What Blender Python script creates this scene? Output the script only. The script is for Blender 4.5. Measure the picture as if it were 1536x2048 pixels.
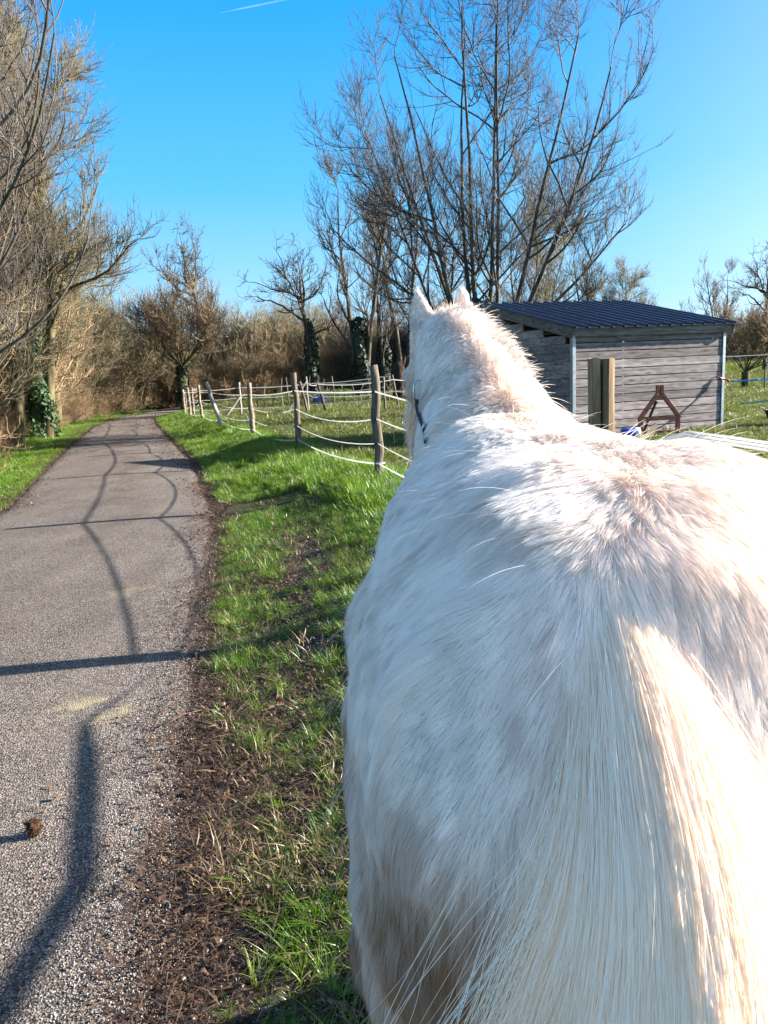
import bpy, bmesh, math, random
import numpy as np
from mathutils import Vector, Matrix

random.seed(7)
RNG = np.random.default_rng(7)
SC = bpy.context.scene
for o in list(bpy.data.objects):
    bpy.data.objects.remove(o, do_unlink=True)

# ------------------------------------------------------------------ camera
EYE = Vector((0.0, 0.0, 1.60))
FPX = 1560.0                       # focal length in pixels of the 1536 x 2048 photograph
PITCH = math.radians(10.15)
ROLL = math.radians(2.58)
FWD = Vector((0, math.cos(PITCH), -math.sin(PITCH)))
UP0 = Vector((0, math.sin(PITCH), math.cos(PITCH)))
RI = Vector((1, 0, 0)) * math.cos(ROLL) - UP0 * math.sin(ROLL)
UI = UP0 * math.cos(ROLL) + Vector((1, 0, 0)) * math.sin(ROLL)
cam_data = bpy.data.cameras.new('camera')
cam = bpy.data.objects.new('camera', cam_data)
SC.collection.objects.link(cam)
m = Matrix((RI, UI, -FWD)).transposed().to_4x4()
m.translation = EYE
cam.matrix_world = m
cam_data.sensor_fit = 'VERTICAL'
cam_data.sensor_height = 36.0
cam_data.lens = 36.0 * FPX / 2048.0
cam_data.clip_start = 0.05
cam_data.clip_end = 20000
SC.camera = cam

# ------------------------------------------------------------------ light
SUN_AZ = math.radians(79.5)          # to the right of straight ahead (+Y)
SUN_EL = math.radians(21)
SUN_DIR = Vector((math.sin(SUN_AZ) * math.cos(SUN_EL), math.cos(SUN_AZ) * math.cos(SUN_EL), math.sin(SUN_EL)))
world = bpy.data.worlds.new('World')
SC.world = world
world.use_nodes = True
wn, wl = world.node_tree.nodes, world.node_tree.links
wn.clear()
w_out = wn.new('ShaderNodeOutputWorld')
w_bg = wn.new('ShaderNodeBackground')
w_sky = wn.new('ShaderNodeTexSky')
w_sky.sky_type = 'NISHITA'
w_sky.sun_disc = False
w_sky.sun_elevation = SUN_EL
w_sky.sun_rotation = SUN_AZ
w_sky.altitude = 50
w_sky.air_density = 1.0
w_sky.dust_density = 0.35
w_sky.ozone_density = 2.0
w_hsv = wn.new('ShaderNodeHueSaturation')
w_hsv.inputs['Hue'].default_value = 0.5
w_hsv.inputs['Saturation'].default_value = .6
w_hsv.inputs['Value'].default_value = 1.0
wl.new(w_sky.outputs[0], w_hsv.inputs['Color'])
# clear winter air: the yellow low band of the model replaced by the pale cyan of the photograph, all the way round
w_tc = wn.new('ShaderNodeTexCoord'); w_sep = wn.new('ShaderNodeSeparateXYZ'); w_rmp = wn.new('ShaderNodeValToRGB')
wl.new(w_tc.outputs['Generated'], w_sep.inputs[0]); wl.new(w_sep.outputs['Z'], w_rmp.inputs[0])
SKY = [(0.0, (.56, .82, 1.02)), (.08, (.36, .73, 1.04)), (.22, (.10, .54, 1.05)), (.42, (.0, .36, 1.0)), (1.0, (.02, .24, .75))]
while len(w_rmp.color_ramp.elements) < len(SKY): w_rmp.color_ramp.elements.new(.5)
for e_, (p_, c_) in zip(w_rmp.color_ramp.elements, SKY): e_.position = p_; e_.color = (*c_, 1)
w_mul = wn.new('ShaderNodeVectorMath'); w_mul.operation = 'SCALE'; w_mul.inputs['Scale'].default_value = 4.2
wl.new(w_rmp.outputs[0], w_mul.inputs[0])
w_mix = wn.new('ShaderNodeMix'); w_mix.data_type = 'RGBA'
# the sky is paler and brighter towards the sun, as clear skies are
w_dot = wn.new('ShaderNodeVectorMath'); w_dot.operation = 'DOT_PRODUCT'; w_dot.inputs[1].default_value = tuple(SUN_DIR)
wl.new(w_tc.outputs['Generated'], w_dot.inputs[0])
w_mr = wn.new('ShaderNodeMapRange'); w_mr.inputs['From Min'].default_value = .45; w_mr.inputs['From Max'].default_value = 1.0
w_mr.inputs['To Min'].default_value = .96; w_mr.inputs['To Max'].default_value = .30
wl.new(w_dot.outputs['Value'], w_mr.inputs['Value'])
w_zr = wn.new('ShaderNodeMapRange'); w_zr.inputs['From Min'].default_value = .42; w_zr.inputs['From Max'].default_value = .80
w_zr.inputs['To Min'].default_value = 1.0; w_zr.inputs['To Max'].default_value = .25
wl.new(w_sep.outputs['Z'], w_zr.inputs['Value'])
w_mm = wn.new('ShaderNodeMath'); w_mm.operation = 'MULTIPLY'
wl.new(w_mr.outputs[0], w_mm.inputs[0]); wl.new(w_zr.outputs[0], w_mm.inputs[1]); wl.new(w_mm.outputs[0], w_mix.inputs[0])
wl.new(w_hsv.outputs[0], w_mix.inputs[6]); wl.new(w_mul.outputs[0], w_mix.inputs[7])
wl.new(w_mix.outputs[2], w_bg.inputs['Color'])
w_bg.inputs['Strength'].default_value = 0.066
wl.new(w_bg.outputs[0], w_out.inputs['Surface'])
sun_data = bpy.data.lights.new('sun', 'SUN')
sun_data.energy = 5.0
sun_data.angle = math.radians(0.5)
sun_data.color = (1.0, 0.93, 0.83)
sun = bpy.data.objects.new('sun', sun_data)
sun.rotation_euler = SUN_DIR.to_track_quat('Z', 'Y').to_euler()
SC.collection.objects.link(sun)
SC.view_settings.view_transform = 'Standard'
SC.view_settings.look = 'None'
SC.view_settings.exposure = 2.1
SC.view_settings.gamma = 1.0
SC.view_settings.use_curve_mapping = False
SC.cycles.max_bounces = 8
SC.cycles.diffuse_bounces = 3
SC.cycles.glossy_bounces = 2
SC.cycles.transmission_bounces = 4
SC.cycles.transparent_max_bounces = 12
SC.cycles_curves.shape = 'RIBBONS'

# ------------------------------------------------------------------ helpers
def pray(x, y):
    return (RI * ((x - 768) / FPX) + UI * ((1024 - y) / FPX) + FWD)
def at_y(x, y, Y):
    d = pray(x, y); return EYE + d * (Y / d.y)
def at_z(x, y, z):
    d = pray(x, y); return EYE + d * ((z - EYE.z) / d.z)

def link(o, parent=None):
    SC.collection.objects.link(o)
    if parent is not None:
        o.parent = parent
    return o
def tag(o, label=None, cat=None, group=None, kind=None):
    if label: o['label'] = label
    if cat: o['category'] = cat
    if group: o['group'] = group
    if kind: o['kind'] = kind
    return o
def empty(name, loc, label, cat, group=None, rz=0.0):
    o = bpy.data.objects.new(name, None)
    o.empty_display_size = 0.2
    o.location = loc
    o.rotation_euler = (0, 0, rz)
    link(o)
    return tag(o, label, cat, group)

class MB:
    """collects polygons in the coordinates of the parent"""
    def __init__(s): s.v = []; s.f = []
    def box(s, c, size, mat=None):
        b = len(s.v)
        for dz in (-.5, .5):
            for dx, dy in ((-.5, -.5), (.5, -.5), (.5, .5), (-.5, .5)):
                p = Vector((dx * size[0], dy * size[1], dz * size[2]))
                if mat is not None: p = mat @ p
                s.v.append(tuple(Vector(c) + p))
        for f in ((0,3,2,1),(4,5,6,7),(0,1,5,4),(1,2,6,5),(2,3,7,6),(3,0,4,7)):
            s.f.append(tuple(b + i for i in f))
        return s
    def tube(s, pts, rad, n=8, cap=True, jitter=0.0):
        pts = [Vector(p) for p in pts]
        if not hasattr(rad, '__len__'): rad = [rad] * len(pts)
        b = len(s.v)
        prev = None
        for i, p in enumerate(pts):
            t = (pts[min(i + 1, len(pts) - 1)] - pts[max(i - 1, 0)]).normalized()
            if prev is None:
                a = Vector((0, 0, 1)) if abs(t.z) < .9 else Vector((1, 0, 0))
                u = t.cross(a).normalized()
            else:
                u = (prev - t * prev.dot(t)).normalized()
            prev = u
            w = t.cross(u)
            for k in range(n):
                an = 2 * math.pi * k / n
                r = rad[i] * (1 + (random.uniform(-jitter, jitter) if jitter else 0))
                s.v.append(tuple(p + (u * math.cos(an) + w * math.sin(an)) * r))
        for i in range(len(pts) - 1):
            for k in range(n):
                a, c = b + i * n + k, b + i * n + (k + 1) % n
                s.f.append((a, c, c + n, a + n))
        if cap:
            s.f.append(tuple(b + k for k in range(n))[::-1])
            e = b + (len(pts) - 1) * n
            s.f.append(tuple(e + k for k in range(n)))
        return s
    def ribbon(s, pts, up, w, th=0.0015):
        """flat tape: thin closed strip"""
        pts = [Vector(p) for p in pts]
        b = len(s.v)
        for i, p in enumerate(pts):
            t = (pts[min(i + 1, len(pts) - 1)] - pts[max(i - 1, 0)]).normalized()
            u = Vector(up[i]) if isinstance(up, list) else Vector(up)
            u = (u - t * u.dot(t)).normalized()
            q = t.cross(u)
            for a, c in ((.5, .5), (-.5, .5), (-.5, -.5), (.5, -.5)):
                s.v.append(tuple(p + u * (a * w) + q * (c * th)))
        for i in range(len(pts) - 1):
            for k in range(4):
                a, c = b + i * 4 + k, b + i * 4 + (k + 1) % 4
                s.f.append((a, c, c + 4, a + 4))
        s.f.append((b, b + 1, b + 2, b + 3))
        e = b + (len(pts) - 1) * 4
        s.f.append((e + 3, e + 2, e + 1, e))
        return s
    def mesh(s, name, mat, smooth=False):
        me = bpy.data.meshes.new(name)
        me.from_pydata(s.v, [], s.f)
        if mat: me.materials.append(mat)
        if smooth:
            me.polygons.foreach_set('use_smooth', [True] * len(me.polygons))
        me.update()
        return me
    def build(s, name, mat, parent=None, smooth=False, bevel=0):
        o = bpy.data.objects.new(name, s.mesh(name, mat, smooth))
        link(o, parent)
        if bevel:
            md = o.modifiers.new('bevel', 'BEVEL'); md.width = bevel; md.segments = 2; md.limit_method = 'ANGLE'
        return o

def np_mesh(name, V, F, mat, smooth=False):
    """V (n,3) array, F (m,k) int array"""
    me = bpy.data.meshes.new(name)
    V = np.ascontiguousarray(V, dtype=np.float32); F = np.ascontiguousarray(F, dtype=np.int32)
    me.vertices.add(len(V)); me.vertices.foreach_set('co', V.ravel())
    k = F.shape[1]
    me.loops.add(F.size); me.loops.foreach_set('vertex_index', F.ravel())
    me.polygons.add(len(F))
    me.polygons.foreach_set('loop_start', np.arange(0, F.size, k, dtype=np.int32))
    if smooth: me.polygons.foreach_set('use_smooth', np.ones(len(F), dtype=bool))
    if mat: me.materials.append(mat)
    me.update(calc_edges=True)
    return me

# smooth pseudo noise on arrays, about -1..1
def snoise(P, freq, seed=0, octaves=3):
    P = np.asarray(P, dtype=np.float64)
    r = np.random.default_rng(1000 + seed)
    out = np.zeros(len(P)); amp = 1.0; tot = 0
    for o in range(octaves):
        for _ in range(5):
            k = r.normal(size=P.shape[1]); k /= np.linalg.norm(k)
            f = freq * (2 ** o) * r.uniform(.6, 1.5)
            out += amp * np.sin(P @ k * f * 2 * math.pi + r.uniform(0, 6.28)) * .45
        tot += amp; amp *= .55
    return out / tot

# ------------------------------------------------------------------ materials
def new_mat(name):
    mt = bpy.data.materials.new(name); mt.use_nodes = True
    nt = mt.node_tree; nt.nodes.clear()
    out = nt.nodes.new('ShaderNodeOutputMaterial')
    b = nt.nodes.new('ShaderNodeBsdfPrincipled')
    nt.links.new(b.outputs[0], out.inputs['Surface'])
    return mt, nt, b, out
def nd(nt, typ, **kw):
    n = nt.nodes.new(typ)
    for k, v in kw.items():
        if k in n.inputs.keys(): n.inputs[k].default_value = v
        else: setattr(n, k, v)
    return n
def ramp(nt, fac, stops, interp='LINEAR'):
    r = nt.nodes.new('ShaderNodeValToRGB')
    r.color_ramp.interpolation = interp
    el = r.color_ramp.elements
    while len(el) < len(stops): el.new(0.5)
    for e, (p, c) in zip(el, stops):
        e.position = p; e.color = (*c, 1) if len(c) == 3 else c
    nt.links.new(fac, r.inputs[0])
    return r.outputs[0]
def coords(nt, scale=(1, 1, 1), kind='Object', rot=(0, 0, 0)):
    tc = nt.nodes.new('ShaderNodeTexCoord')
    mp = nt.nodes.new('ShaderNodeMapping')
    mp.inputs['Scale'].default_value = scale
    mp.inputs['Rotation'].default_value = rot
    nt.links.new(tc.outputs[kind], mp.inputs[0])
    return mp.outputs[0]
def noise(nt, vec, scale, detail=4, rough=.55, dist=0):
    n = nd(nt, 'ShaderNodeTexNoise', Scale=scale, Detail=detail, Roughness=rough, Distortion=dist)
    nt.links.new(vec, n.inputs['Vector'])
    return n.outputs['Fac']
def mixc(nt, f, a, b, mode='MIX'):
    n = nt.nodes.new('ShaderNodeMix'); n.data_type = 'RGBA'; n.blend_type = mode
    for s, v in ((n.inputs[0], f), (n.inputs[6], a), (n.inputs[7], b)):
        if hasattr(v, 'is_linked') or hasattr(v, 'links'): nt.links.new(v, s)
        else: s.default_value = v if not isinstance(v, tuple) or len(v) == 4 else (*v, 1)
    return n.outputs[2]
def bump(nt, b, h, strength=.5, dist=.01):
    n = nd(nt, 'ShaderNodeBump', Strength=strength, Distance=dist)
    nt.links.new(h, n.inputs['Height']); nt.links.new(n.outputs[0], b.inputs['Normal'])
def simple_mat(name, c0, c1, scale=8, rough=.7, stretch=(1, 1, 1), bmp=.3, dist=.004, metal=0, detail=5, spec=.4):
    mt, nt, b, out = new_mat(name)
    v = coords(nt, stretch)
    f = noise(nt, v, scale, detail, .6)
    nt.links.new(ramp(nt, f, [(.3, c0), (.7, c1)]), b.inputs['Base Color'])
    b.inputs['Roughness'].default_value = rough
    b.inputs['Metallic'].default_value = metal
    b.inputs['Specular IOR Level'].default_value = spec
    if bmp: bump(nt, b, f, bmp, dist)
    return mt
HAIR_BSDF = False
NHAIR = 520000
NTAIL = 42000
HAIR_TRANSP = .42
# ------------------------------------------------------------------ ground shape
ROAD_R = [(-6, -.4), (0, -.55), (2, -.66), (2.7, -.80), (5, -1.25), (9.2, -2.0), (11.4, -2.6), (16.3, -4.0), (23.5, -6.4), (31.2, -8.9), (35.6, -10.2), (39.6, -10.7), (44, -10.0), (50, -7.5), (56, -4.0)]
ROAD_L = [(-6, -3.0), (0, -3.15), (2, -3.35), (2.7, -3.45), (5, -3.95), (10.4, -5.1), (17.2, -7.25), (25.7, -9.8), (31, -11.3), (37, -12.5), (41.2, -12.9), (44, -12.6), (47.5, -11.4), (53, -9.2), (60, -5.8)]
FENCE = [(-4.4, 4.15), (.1, 2.8), (4.85, 1.37), (9.57, -.02), (14.3, -1.5), (18.2, -2.95), (22.9, -4.55), (27.3, -6.15), (30.2, -7.25), (32.8, -8.1), (35.2, -8.6), (39, -8.9)]
def xr(y): return np.interp(y, [a for a, b in ROAD_R[:11]], [b for a, b in ROAD_R[:11]])
def xl(y): return np.interp(y, [a for a, b in ROAD_L[:11]], [b for a, b in ROAD_L[:11]])
def xf(y): return np.interp(y, [a for a, b in FENCE], [b for a, b in FENCE])
def sst(a, b, x):
    t = np.clip((x - a) / (b - a), 0, 1); return t * t * (3 - 2 * t)
def gz(x, y):
    x = np.asarray(x, dtype=float); y = np.asarray(y, dtype=float)
    right = x - xr(y)
    z = .25 * sst(.05, 1.9, right)
    left = xl(y) - x
    z = z - .10 * sst(.1, 1.0, left) * (1 - sst(1.6, 2.6, left)) + .18 * sst(2.0, 3.6, left)
    far = sst(34, 75, y)
    z = z + .75 * far * sst(-14, 0, x + (y - 40) * .1)
    P = np.stack([x, y], 1) if x.ndim == 1 else np.stack([x.ravel(), y.ravel()], 1)
    n = (snoise(P, .35, 31, 2) * .035 + snoise(P, 1.3, 32, 2) * .014).reshape(x.shape)
    off = np.clip(np.maximum(right - .15, left - .15) / .8, 0, 1)
    return z + n * off
def gz1(x, y): return float(gz(np.array([x]), np.array([y]))[0])

def make_ground():
    ys = np.concatenate([np.arange(-6, 16, .16), np.arange(16, 60, .5), np.arange(60, 130, 4), np.array([150, 200, 300, 500, 900, 2000])])
    xs = np.concatenate([-np.array([2000, 900, 400, 200, 120, 80, 60])[:], np.arange(-45, -14, 1.5), np.arange(-14, 12, .2), np.arange(12, 45, 1.5), np.array([60, 80, 120, 200, 400, 900, 2000])])
    Xg, Yg = np.meshgrid(xs, ys)
    Zg = gz(Xg, Yg)
    # keep the ground below the asphalt
    inside = (Xg < xr(Yg) - .12) & (Xg > xl(Yg) + .12) & (Yg < 41)
    Zg = np.where(inside, -.05, Zg - .004)
    V = np.stack([Xg.ravel(), Yg.ravel(), Zg.ravel()], 1)
    ny, nx = Xg.shape
    i = (np.arange(ny - 1)[:, None] * nx + np.arange(nx - 1)[None, :]).ravel()
    F = np.stack([i, i + 1, i + nx + 1, i + nx], 1)
    mt, nt, b, out = new_mat('soil_and_turf')
    v = coords(nt)
    f1 = noise(nt, v, 1.2, 6, .6); f2 = noise(nt, v, 22, 6, .7); f3 = noise(nt, v, 140, 3, .6)
    soil = ramp(nt, f2, [(.25, (0.016, 0.010, 0.007)), (.5, (0.048, 0.032, 0.022)), (.60, (0.104, 0.084, 0.068)), (.75, (0.224, 0.200, 0.176))])
    turf = ramp(nt, f2, [(.25, (0.014, 0.028, 0.006)), (.55, (0.040, 0.068, 0.012)), (.8, (0.104, 0.096, 0.040))])
    far = nd(nt, 'ShaderNodeAttribute', attribute_name='turf')
    col = mixc(nt, far.outputs['Fac'], soil, turf)
    col = mixc(nt, .35, col, ramp(nt, f3, [(.3, (.2, .2, .2)), (.7, (1, 1, 1))]), 'MULTIPLY')
    nt.links.new(col, b.inputs['Base Color'])
    b.inputs['Roughness'].default_value = .95
    b.inputs['Specular IOR Level'].default_value = .15
    bump(nt, b, f2, .8, .02)
    me = np_mesh('ground', V, F, mt, True)
    right = Xg - xr(Yg); left = xl(Yg) - Xg
    vergew = np.where(Yg < 7, 2.2, .5)
    tf = np.maximum(sst(.12, vergew, right), sst(.1, .4, left))
    at = me.attributes.new('turf', 'FLOAT', 'POINT'); at.data.foreach_set('value', tf.ravel().astype(np.float32))
    o = link(bpy.data.objects.new('ground', me)); tag(o, kind='structure')

def make_road():
    # centreline strip, many cross points so the edge can be ragged and the surface slightly cambered
    R = np.array(ROAD_R); Lf = np.array(ROAD_L)
    n = 420; m = 26
    def resample(A, n):
        s = np.concatenate([[0], np.cumsum(np.linalg.norm(np.diff(A, axis=0), axis=1))])
        w = np.linspace(0, 1, n) ** 1.8
        return np.stack([np.interp(w * s[-1], s, A[:, 1]), np.interp(w * s[-1], s, A[:, 0])], 1)
    # smooth both edge lines first
    def smooth(A):
        s = np.concatenate([[0], np.cumsum(np.linalg.norm(np.diff(A, axis=0), axis=1))])
        w = np.linspace(0, s[-1], 400)
        B = np.stack([np.interp(w, s, A[:, 0]), np.interp(w, s, A[:, 1])], 1)
        k = np.ones(13) / 13
        P = np.pad(B, ((6, 6), (0, 0)), 'edge')
        return np.stack([np.convolve(P[:, i], k, 'valid') for i in range(2)], 1)
    Rp, Lp = resample(smooth(R), n), resample(smooth(Lf), n)
    Rp[:, 0] += snoise(Rp, .9, 41, 3) * .035; Lp[:, 0] += snoise(Lp, .9, 42, 3) * .035
    t = np.linspace(0, 1, m)
    P = Lp[:, None, :] * (1 - t)[None, :, None] + Rp[:, None, :] * t[None, :, None]
    z = .012 + .02 * (1 - (2 * t - 1) ** 2)[None, :] + 0 * P[:, :, 0]
    z[:, 0] = z[:, -1] = -.03
    z = z + .75 * sst(34, 75, P[:, :, 1]) * sst(-14, 0, P[:, :, 0] + (P[:, :, 1] - 40) * .1) + .05 * (P[:, :, 1] > 44)
    V = np.concatenate([P, z[:, :, None]], 2).reshape(-1, 3)
    i = (np.arange(n - 1)[:, None] * m + np.arange(m - 1)[None, :]).ravel()
    F = np.stack([i, i + 1, i + m + 1, i + m], 1)
    mt, nt, b, out = new_mat('worn_asphalt')
    v = coords(nt)
    vo = nd(nt, 'ShaderNodeTexVoronoi', Scale=135.0, Randomness=1.0); nt.links.new(v, vo.inputs['Vector'])
    chips = nt.nodes.new('ShaderNodeSeparateColor'); nt.links.new(vo.outputs['Color'], chips.inputs[0])
    cc = ramp(nt, chips.outputs[0], [(0, (.095, .080, .068)), (.45, (.175, .150, .130)), (.8, (.25, .215, .19)), (1, (.40, .355, .32))])
    gap = ramp(nt, vo.outputs['Distance'], [(.42, (1, 1, 1)), (.75, (.22, .20, .19))])
    c = mixc(nt, 1.0, cc, gap, 'MULTIPLY')
    big = noise(nt, v, .9, 5, .6)
    c = mixc(nt, .55, c, ramp(nt, big, [(.35, (.62, .58, .55)), (.65, (1.15, 1.12, 1.1))]), 'MULTIPLY')
    tr_ = noise(nt, coords(nt, (1.6, .12, 1), rot=(0, 0, .25)), 1.6, 4, .55)
    c = mixc(nt, .5, c, ramp(nt, tr_, [(.35, (.74, .72, .71)), (.62, (1.12, 1.10, 1.08))]), 'MULTIPLY')
    ck = nd(nt, 'ShaderNodeTexVoronoi', Scale=.55, feature='DISTANCE_TO_EDGE')
    wv_ = nt.nodes.new('ShaderNodeVectorMath'); wv_.operation = 'ADD'
    wn_ = nd(nt, 'ShaderNodeTexNoise', Scale=3.0, Detail=5.0); nt.links.new(v, wn_.inputs['Vector'])
    ws_ = nt.nodes.new('ShaderNodeVectorMath'); ws_.operation = 'SCALE'; ws_.inputs['Scale'].default_value = .5
    nt.links.new(wn_.outputs['Color'], ws_.inputs[0]); nt.links.new(v, wv_.inputs[0]); nt.links.new(ws_.outputs[0], wv_.inputs[1]); nt.links.new(wv_.outputs[0], ck.inputs['Vector'])
    c = mixc(nt, ramp(nt, ck.outputs['Distance'], [(.0, (.38, .38, .38)), (.006, (0, 0, 0))]), c, (.05, .042, .036))
    # dry trodden soil and litter dust, and yellow lichen-like stains
    dn = noise(nt, coords(nt, (3.2, .9, 1)), 2.6, 7, .72, 1.2)
    c = mixc(nt, ramp(nt, dn, [(.60, (0, 0, 0)), (.72, (.75, .75, .75))]), c, (.12, .065, .035))
    yn = noise(nt, v, 5.0, 6, .75)
    px = nd(nt, 'ShaderNodeAttribute', attribute_name='stain')
    ym = nd(nt, 'ShaderNodeMath', operation='MULTIPLY'); nt.links.new(ramp(nt, yn, [(.48, (0, 0, 0)), (.6, (1, 1, 1))]), ym.inputs[0]); nt.links.new(px.outputs['Fac'], ym.inputs[1])
    c = mixc(nt, ym.outputs[0], c, (.36, .30, .17))
    ed = nd(nt, 'ShaderNodeAttribute', attribute_name='edge')
    en = noise(nt, v, 9, 6, .75)
    em = nd(nt, 'ShaderNodeMath', operation='ADD'); nt.links.new(ed.outputs['Fac'], em.inputs[0]); nt.links.new(en, em.inputs[1])
    c = mixc(nt, ramp(nt, em.outputs[0], [(.95, (0, 0, 0)), (1.15, (.9, .9, .9))]), c, (.065, .038, .026))
    nt.links.new(c, b.inputs['Base Color'])
    b.inputs['Roughness'].default_value = .85; b.inputs['Specular IOR Level'].default_value = .3
    inv = nd(nt, 'ShaderNodeMath', operation='SUBTRACT'); inv.inputs[0].default_value = 1.0; nt.links.new(vo.outputs['Distance'], inv.inputs[1])
    hsum = nd(nt, 'ShaderNodeMath', operation='ADD'); nt.links.new(inv.outputs[0], hsum.inputs[0]); nt.links.new(chips.outputs[1], hsum.inputs[1])
    bump(nt, b, hsum.outputs[0], .9, .0045)
    me = np_mesh('road', V, F, mt, True)
    Pf = P.reshape(-1, 2)
    g = lambda cx, cy, sx, sy: np.exp(-((Pf[:, 0] - cx) / sx) ** 2 - ((Pf[:, 1] - cy) / sy) ** 2)
    s1 = at_z(160, 1435, 0); s2 = at_z(235, 1420, 0); s3 = at_z(255, 1195, 0)
    st = np.clip(g(s1.x, s1.y, .13, .16) + .9 * g(s2.x, s2.y, .10, .12) + .6 * g(s3.x, s3.y, .15, .2), 0, 1) * 1.1
    a = me.attributes.new('stain', 'FLOAT', 'POINT'); a.data.foreach_set('value', st.astype(np.float32))
    e = np.maximum(np.clip((t - .90) / .10, 0, 1), np.clip((.06 - t) / .06, 0, 1))[None, :] * np.ones((n, 1))
    a = me.attributes.new('edge', 'FLOAT', 'POINT'); a.data.foreach_set('value', (e * .62).ravel().astype(np.float32))
    o = link(bpy.data.objects.new('road', me)); tag(o, kind='structure')

# ------------------------------------------------------------------ scattering through geometry nodes
def scatter(name, label, pts, rot, scl, sources, kind='stuff', parent=None):
    """one object that instances the unlinked source meshes on its points"""
    pts = np.asarray(pts, dtype=np.float32)
    me = bpy.data.meshes.new(name)
    me.vertices.add(len(pts)); me.vertices.foreach_set('co', pts.ravel())
    a = me.attributes.new('rot', 'FLOAT_VECTOR', 'POINT'); a.data.foreach_set('vector', np.asarray(rot, dtype=np.float32).ravel())
    a = me.attributes.new('scl', 'FLOAT_VECTOR', 'POINT'); a.data.foreach_set('vector', np.asarray(scl, dtype=np.float32).ravel())
    a = me.attributes.new('idx', 'INT', 'POINT'); a.data.foreach_set('value', RNG.integers(0, len(sources), len(pts)).astype(np.int32))
    o = link(bpy.data.objects.new(name, me), parent)
    ng = bpy.data.node_groups.new(name + '_scatter', 'GeometryNodeTree')
    ng.interface.new_socket('Geometry', in_out='INPUT', socket_type='NodeSocketGeometry')
    ng.interface.new_socket('Geometry', in_out='OUTPUT', socket_type='NodeSocketGeometry')
    N, L = ng.nodes, ng.links
    gi, go = N.new('NodeGroupInput'), N.new('NodeGroupOutput')
    inst = N.new('GeometryNodeInstanceOnPoints')
    inst.inputs['Pick Instance'].default_value = True
    L.new(gi.outputs[0], inst.inputs['Points'])
    jn = N.new('GeometryNodeJoinGeometry')
    for s in reversed(sources):                    # join stacks its inputs last first
        oi = N.new('GeometryNodeObjectInfo'); oi.inputs['Object'].default_value = s; oi.inputs['As Instance'].default_value = True
        L.new(oi.outputs['Geometry'], jn.inputs[0])
    L.new(jn.outputs[0], inst.inputs['Instance'])
    def attr(nm, ty, sock):
        n = N.new('GeometryNodeInputNamedAttribute'); n.data_type = ty; n.inputs['Name'].default_value = nm
        L.new(n.outputs['Attribute'], sock)
    attr('idx', 'INT', inst.inputs['Instance Index'])
    attr('scl', 'FLOAT_VECTOR', inst.inputs['Scale'])
    n = N.new('GeometryNodeInputNamedAttribute'); n.data_type = 'FLOAT_VECTOR'; n.inputs['Name'].default_value = 'rot'
    e = N.new('FunctionNodeEulerToRotation'); L.new(n.outputs['Attribute'], e.inputs[0]); L.new(e.outputs[0], inst.inputs['Rotation'])
    L.new(inst.outputs[0], go.inputs[0])
    md = o.modifiers.new('scatter', 'NODES'); md.node_group = ng
    if kind: tag(o, label, kind=kind)
    return o

def blades(n, h, spread, lean, w, seed, segs=3):
    """a tuft of bent tapering blades"""
    r = np.random.default_rng(seed)
    V, F = [], []
    for _ in range(n):
        a = r.uniform(0, 6.28); d = spread * math.sqrt(r.random())
        base = np.array([math.cos(a) * d, math.sin(a) * d, -.01])
        az = a + r.normal(0, .8); out = np.array([math.cos(az), math.sin(az), 0])
        H = h * r.uniform(.45, 1.15); ln = lean * r.uniform(.3, 1.5)
        side = np.array([-out[1], out[0], 0]) * w * r.uniform(.6, 1.3)
        b = len(V)
        for s in range(segs):
            t = s / segs
            c = base + np.array([0, 0, 1]) * H * (t - .35 * ln * t * t) + out * H * ln * t ** 1.7
            ww = side * (1 - .75 * t)
            V += [c - ww, c + ww]
        V.append(base + np.array([0, 0, 1]) * H * (1 - .35 * ln) + out * H * ln)
        for s in range(segs - 1):
            F.append((b + 2 * s, b + 2 * s + 1, b + 2 * s + 3)); F.append((b + 2 * s, b + 2 * s + 3, b + 2 * s + 2))
        e = b + 2 * (segs - 1)
        F.append((e, e + 1, e + 2))
    return np.array(V), np.array(F)
def src(name, VF, mat, smooth=False):
    return bpy.data.objects.new(name, np_mesh(name, VF[0], VF[1], mat, smooth))

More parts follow.
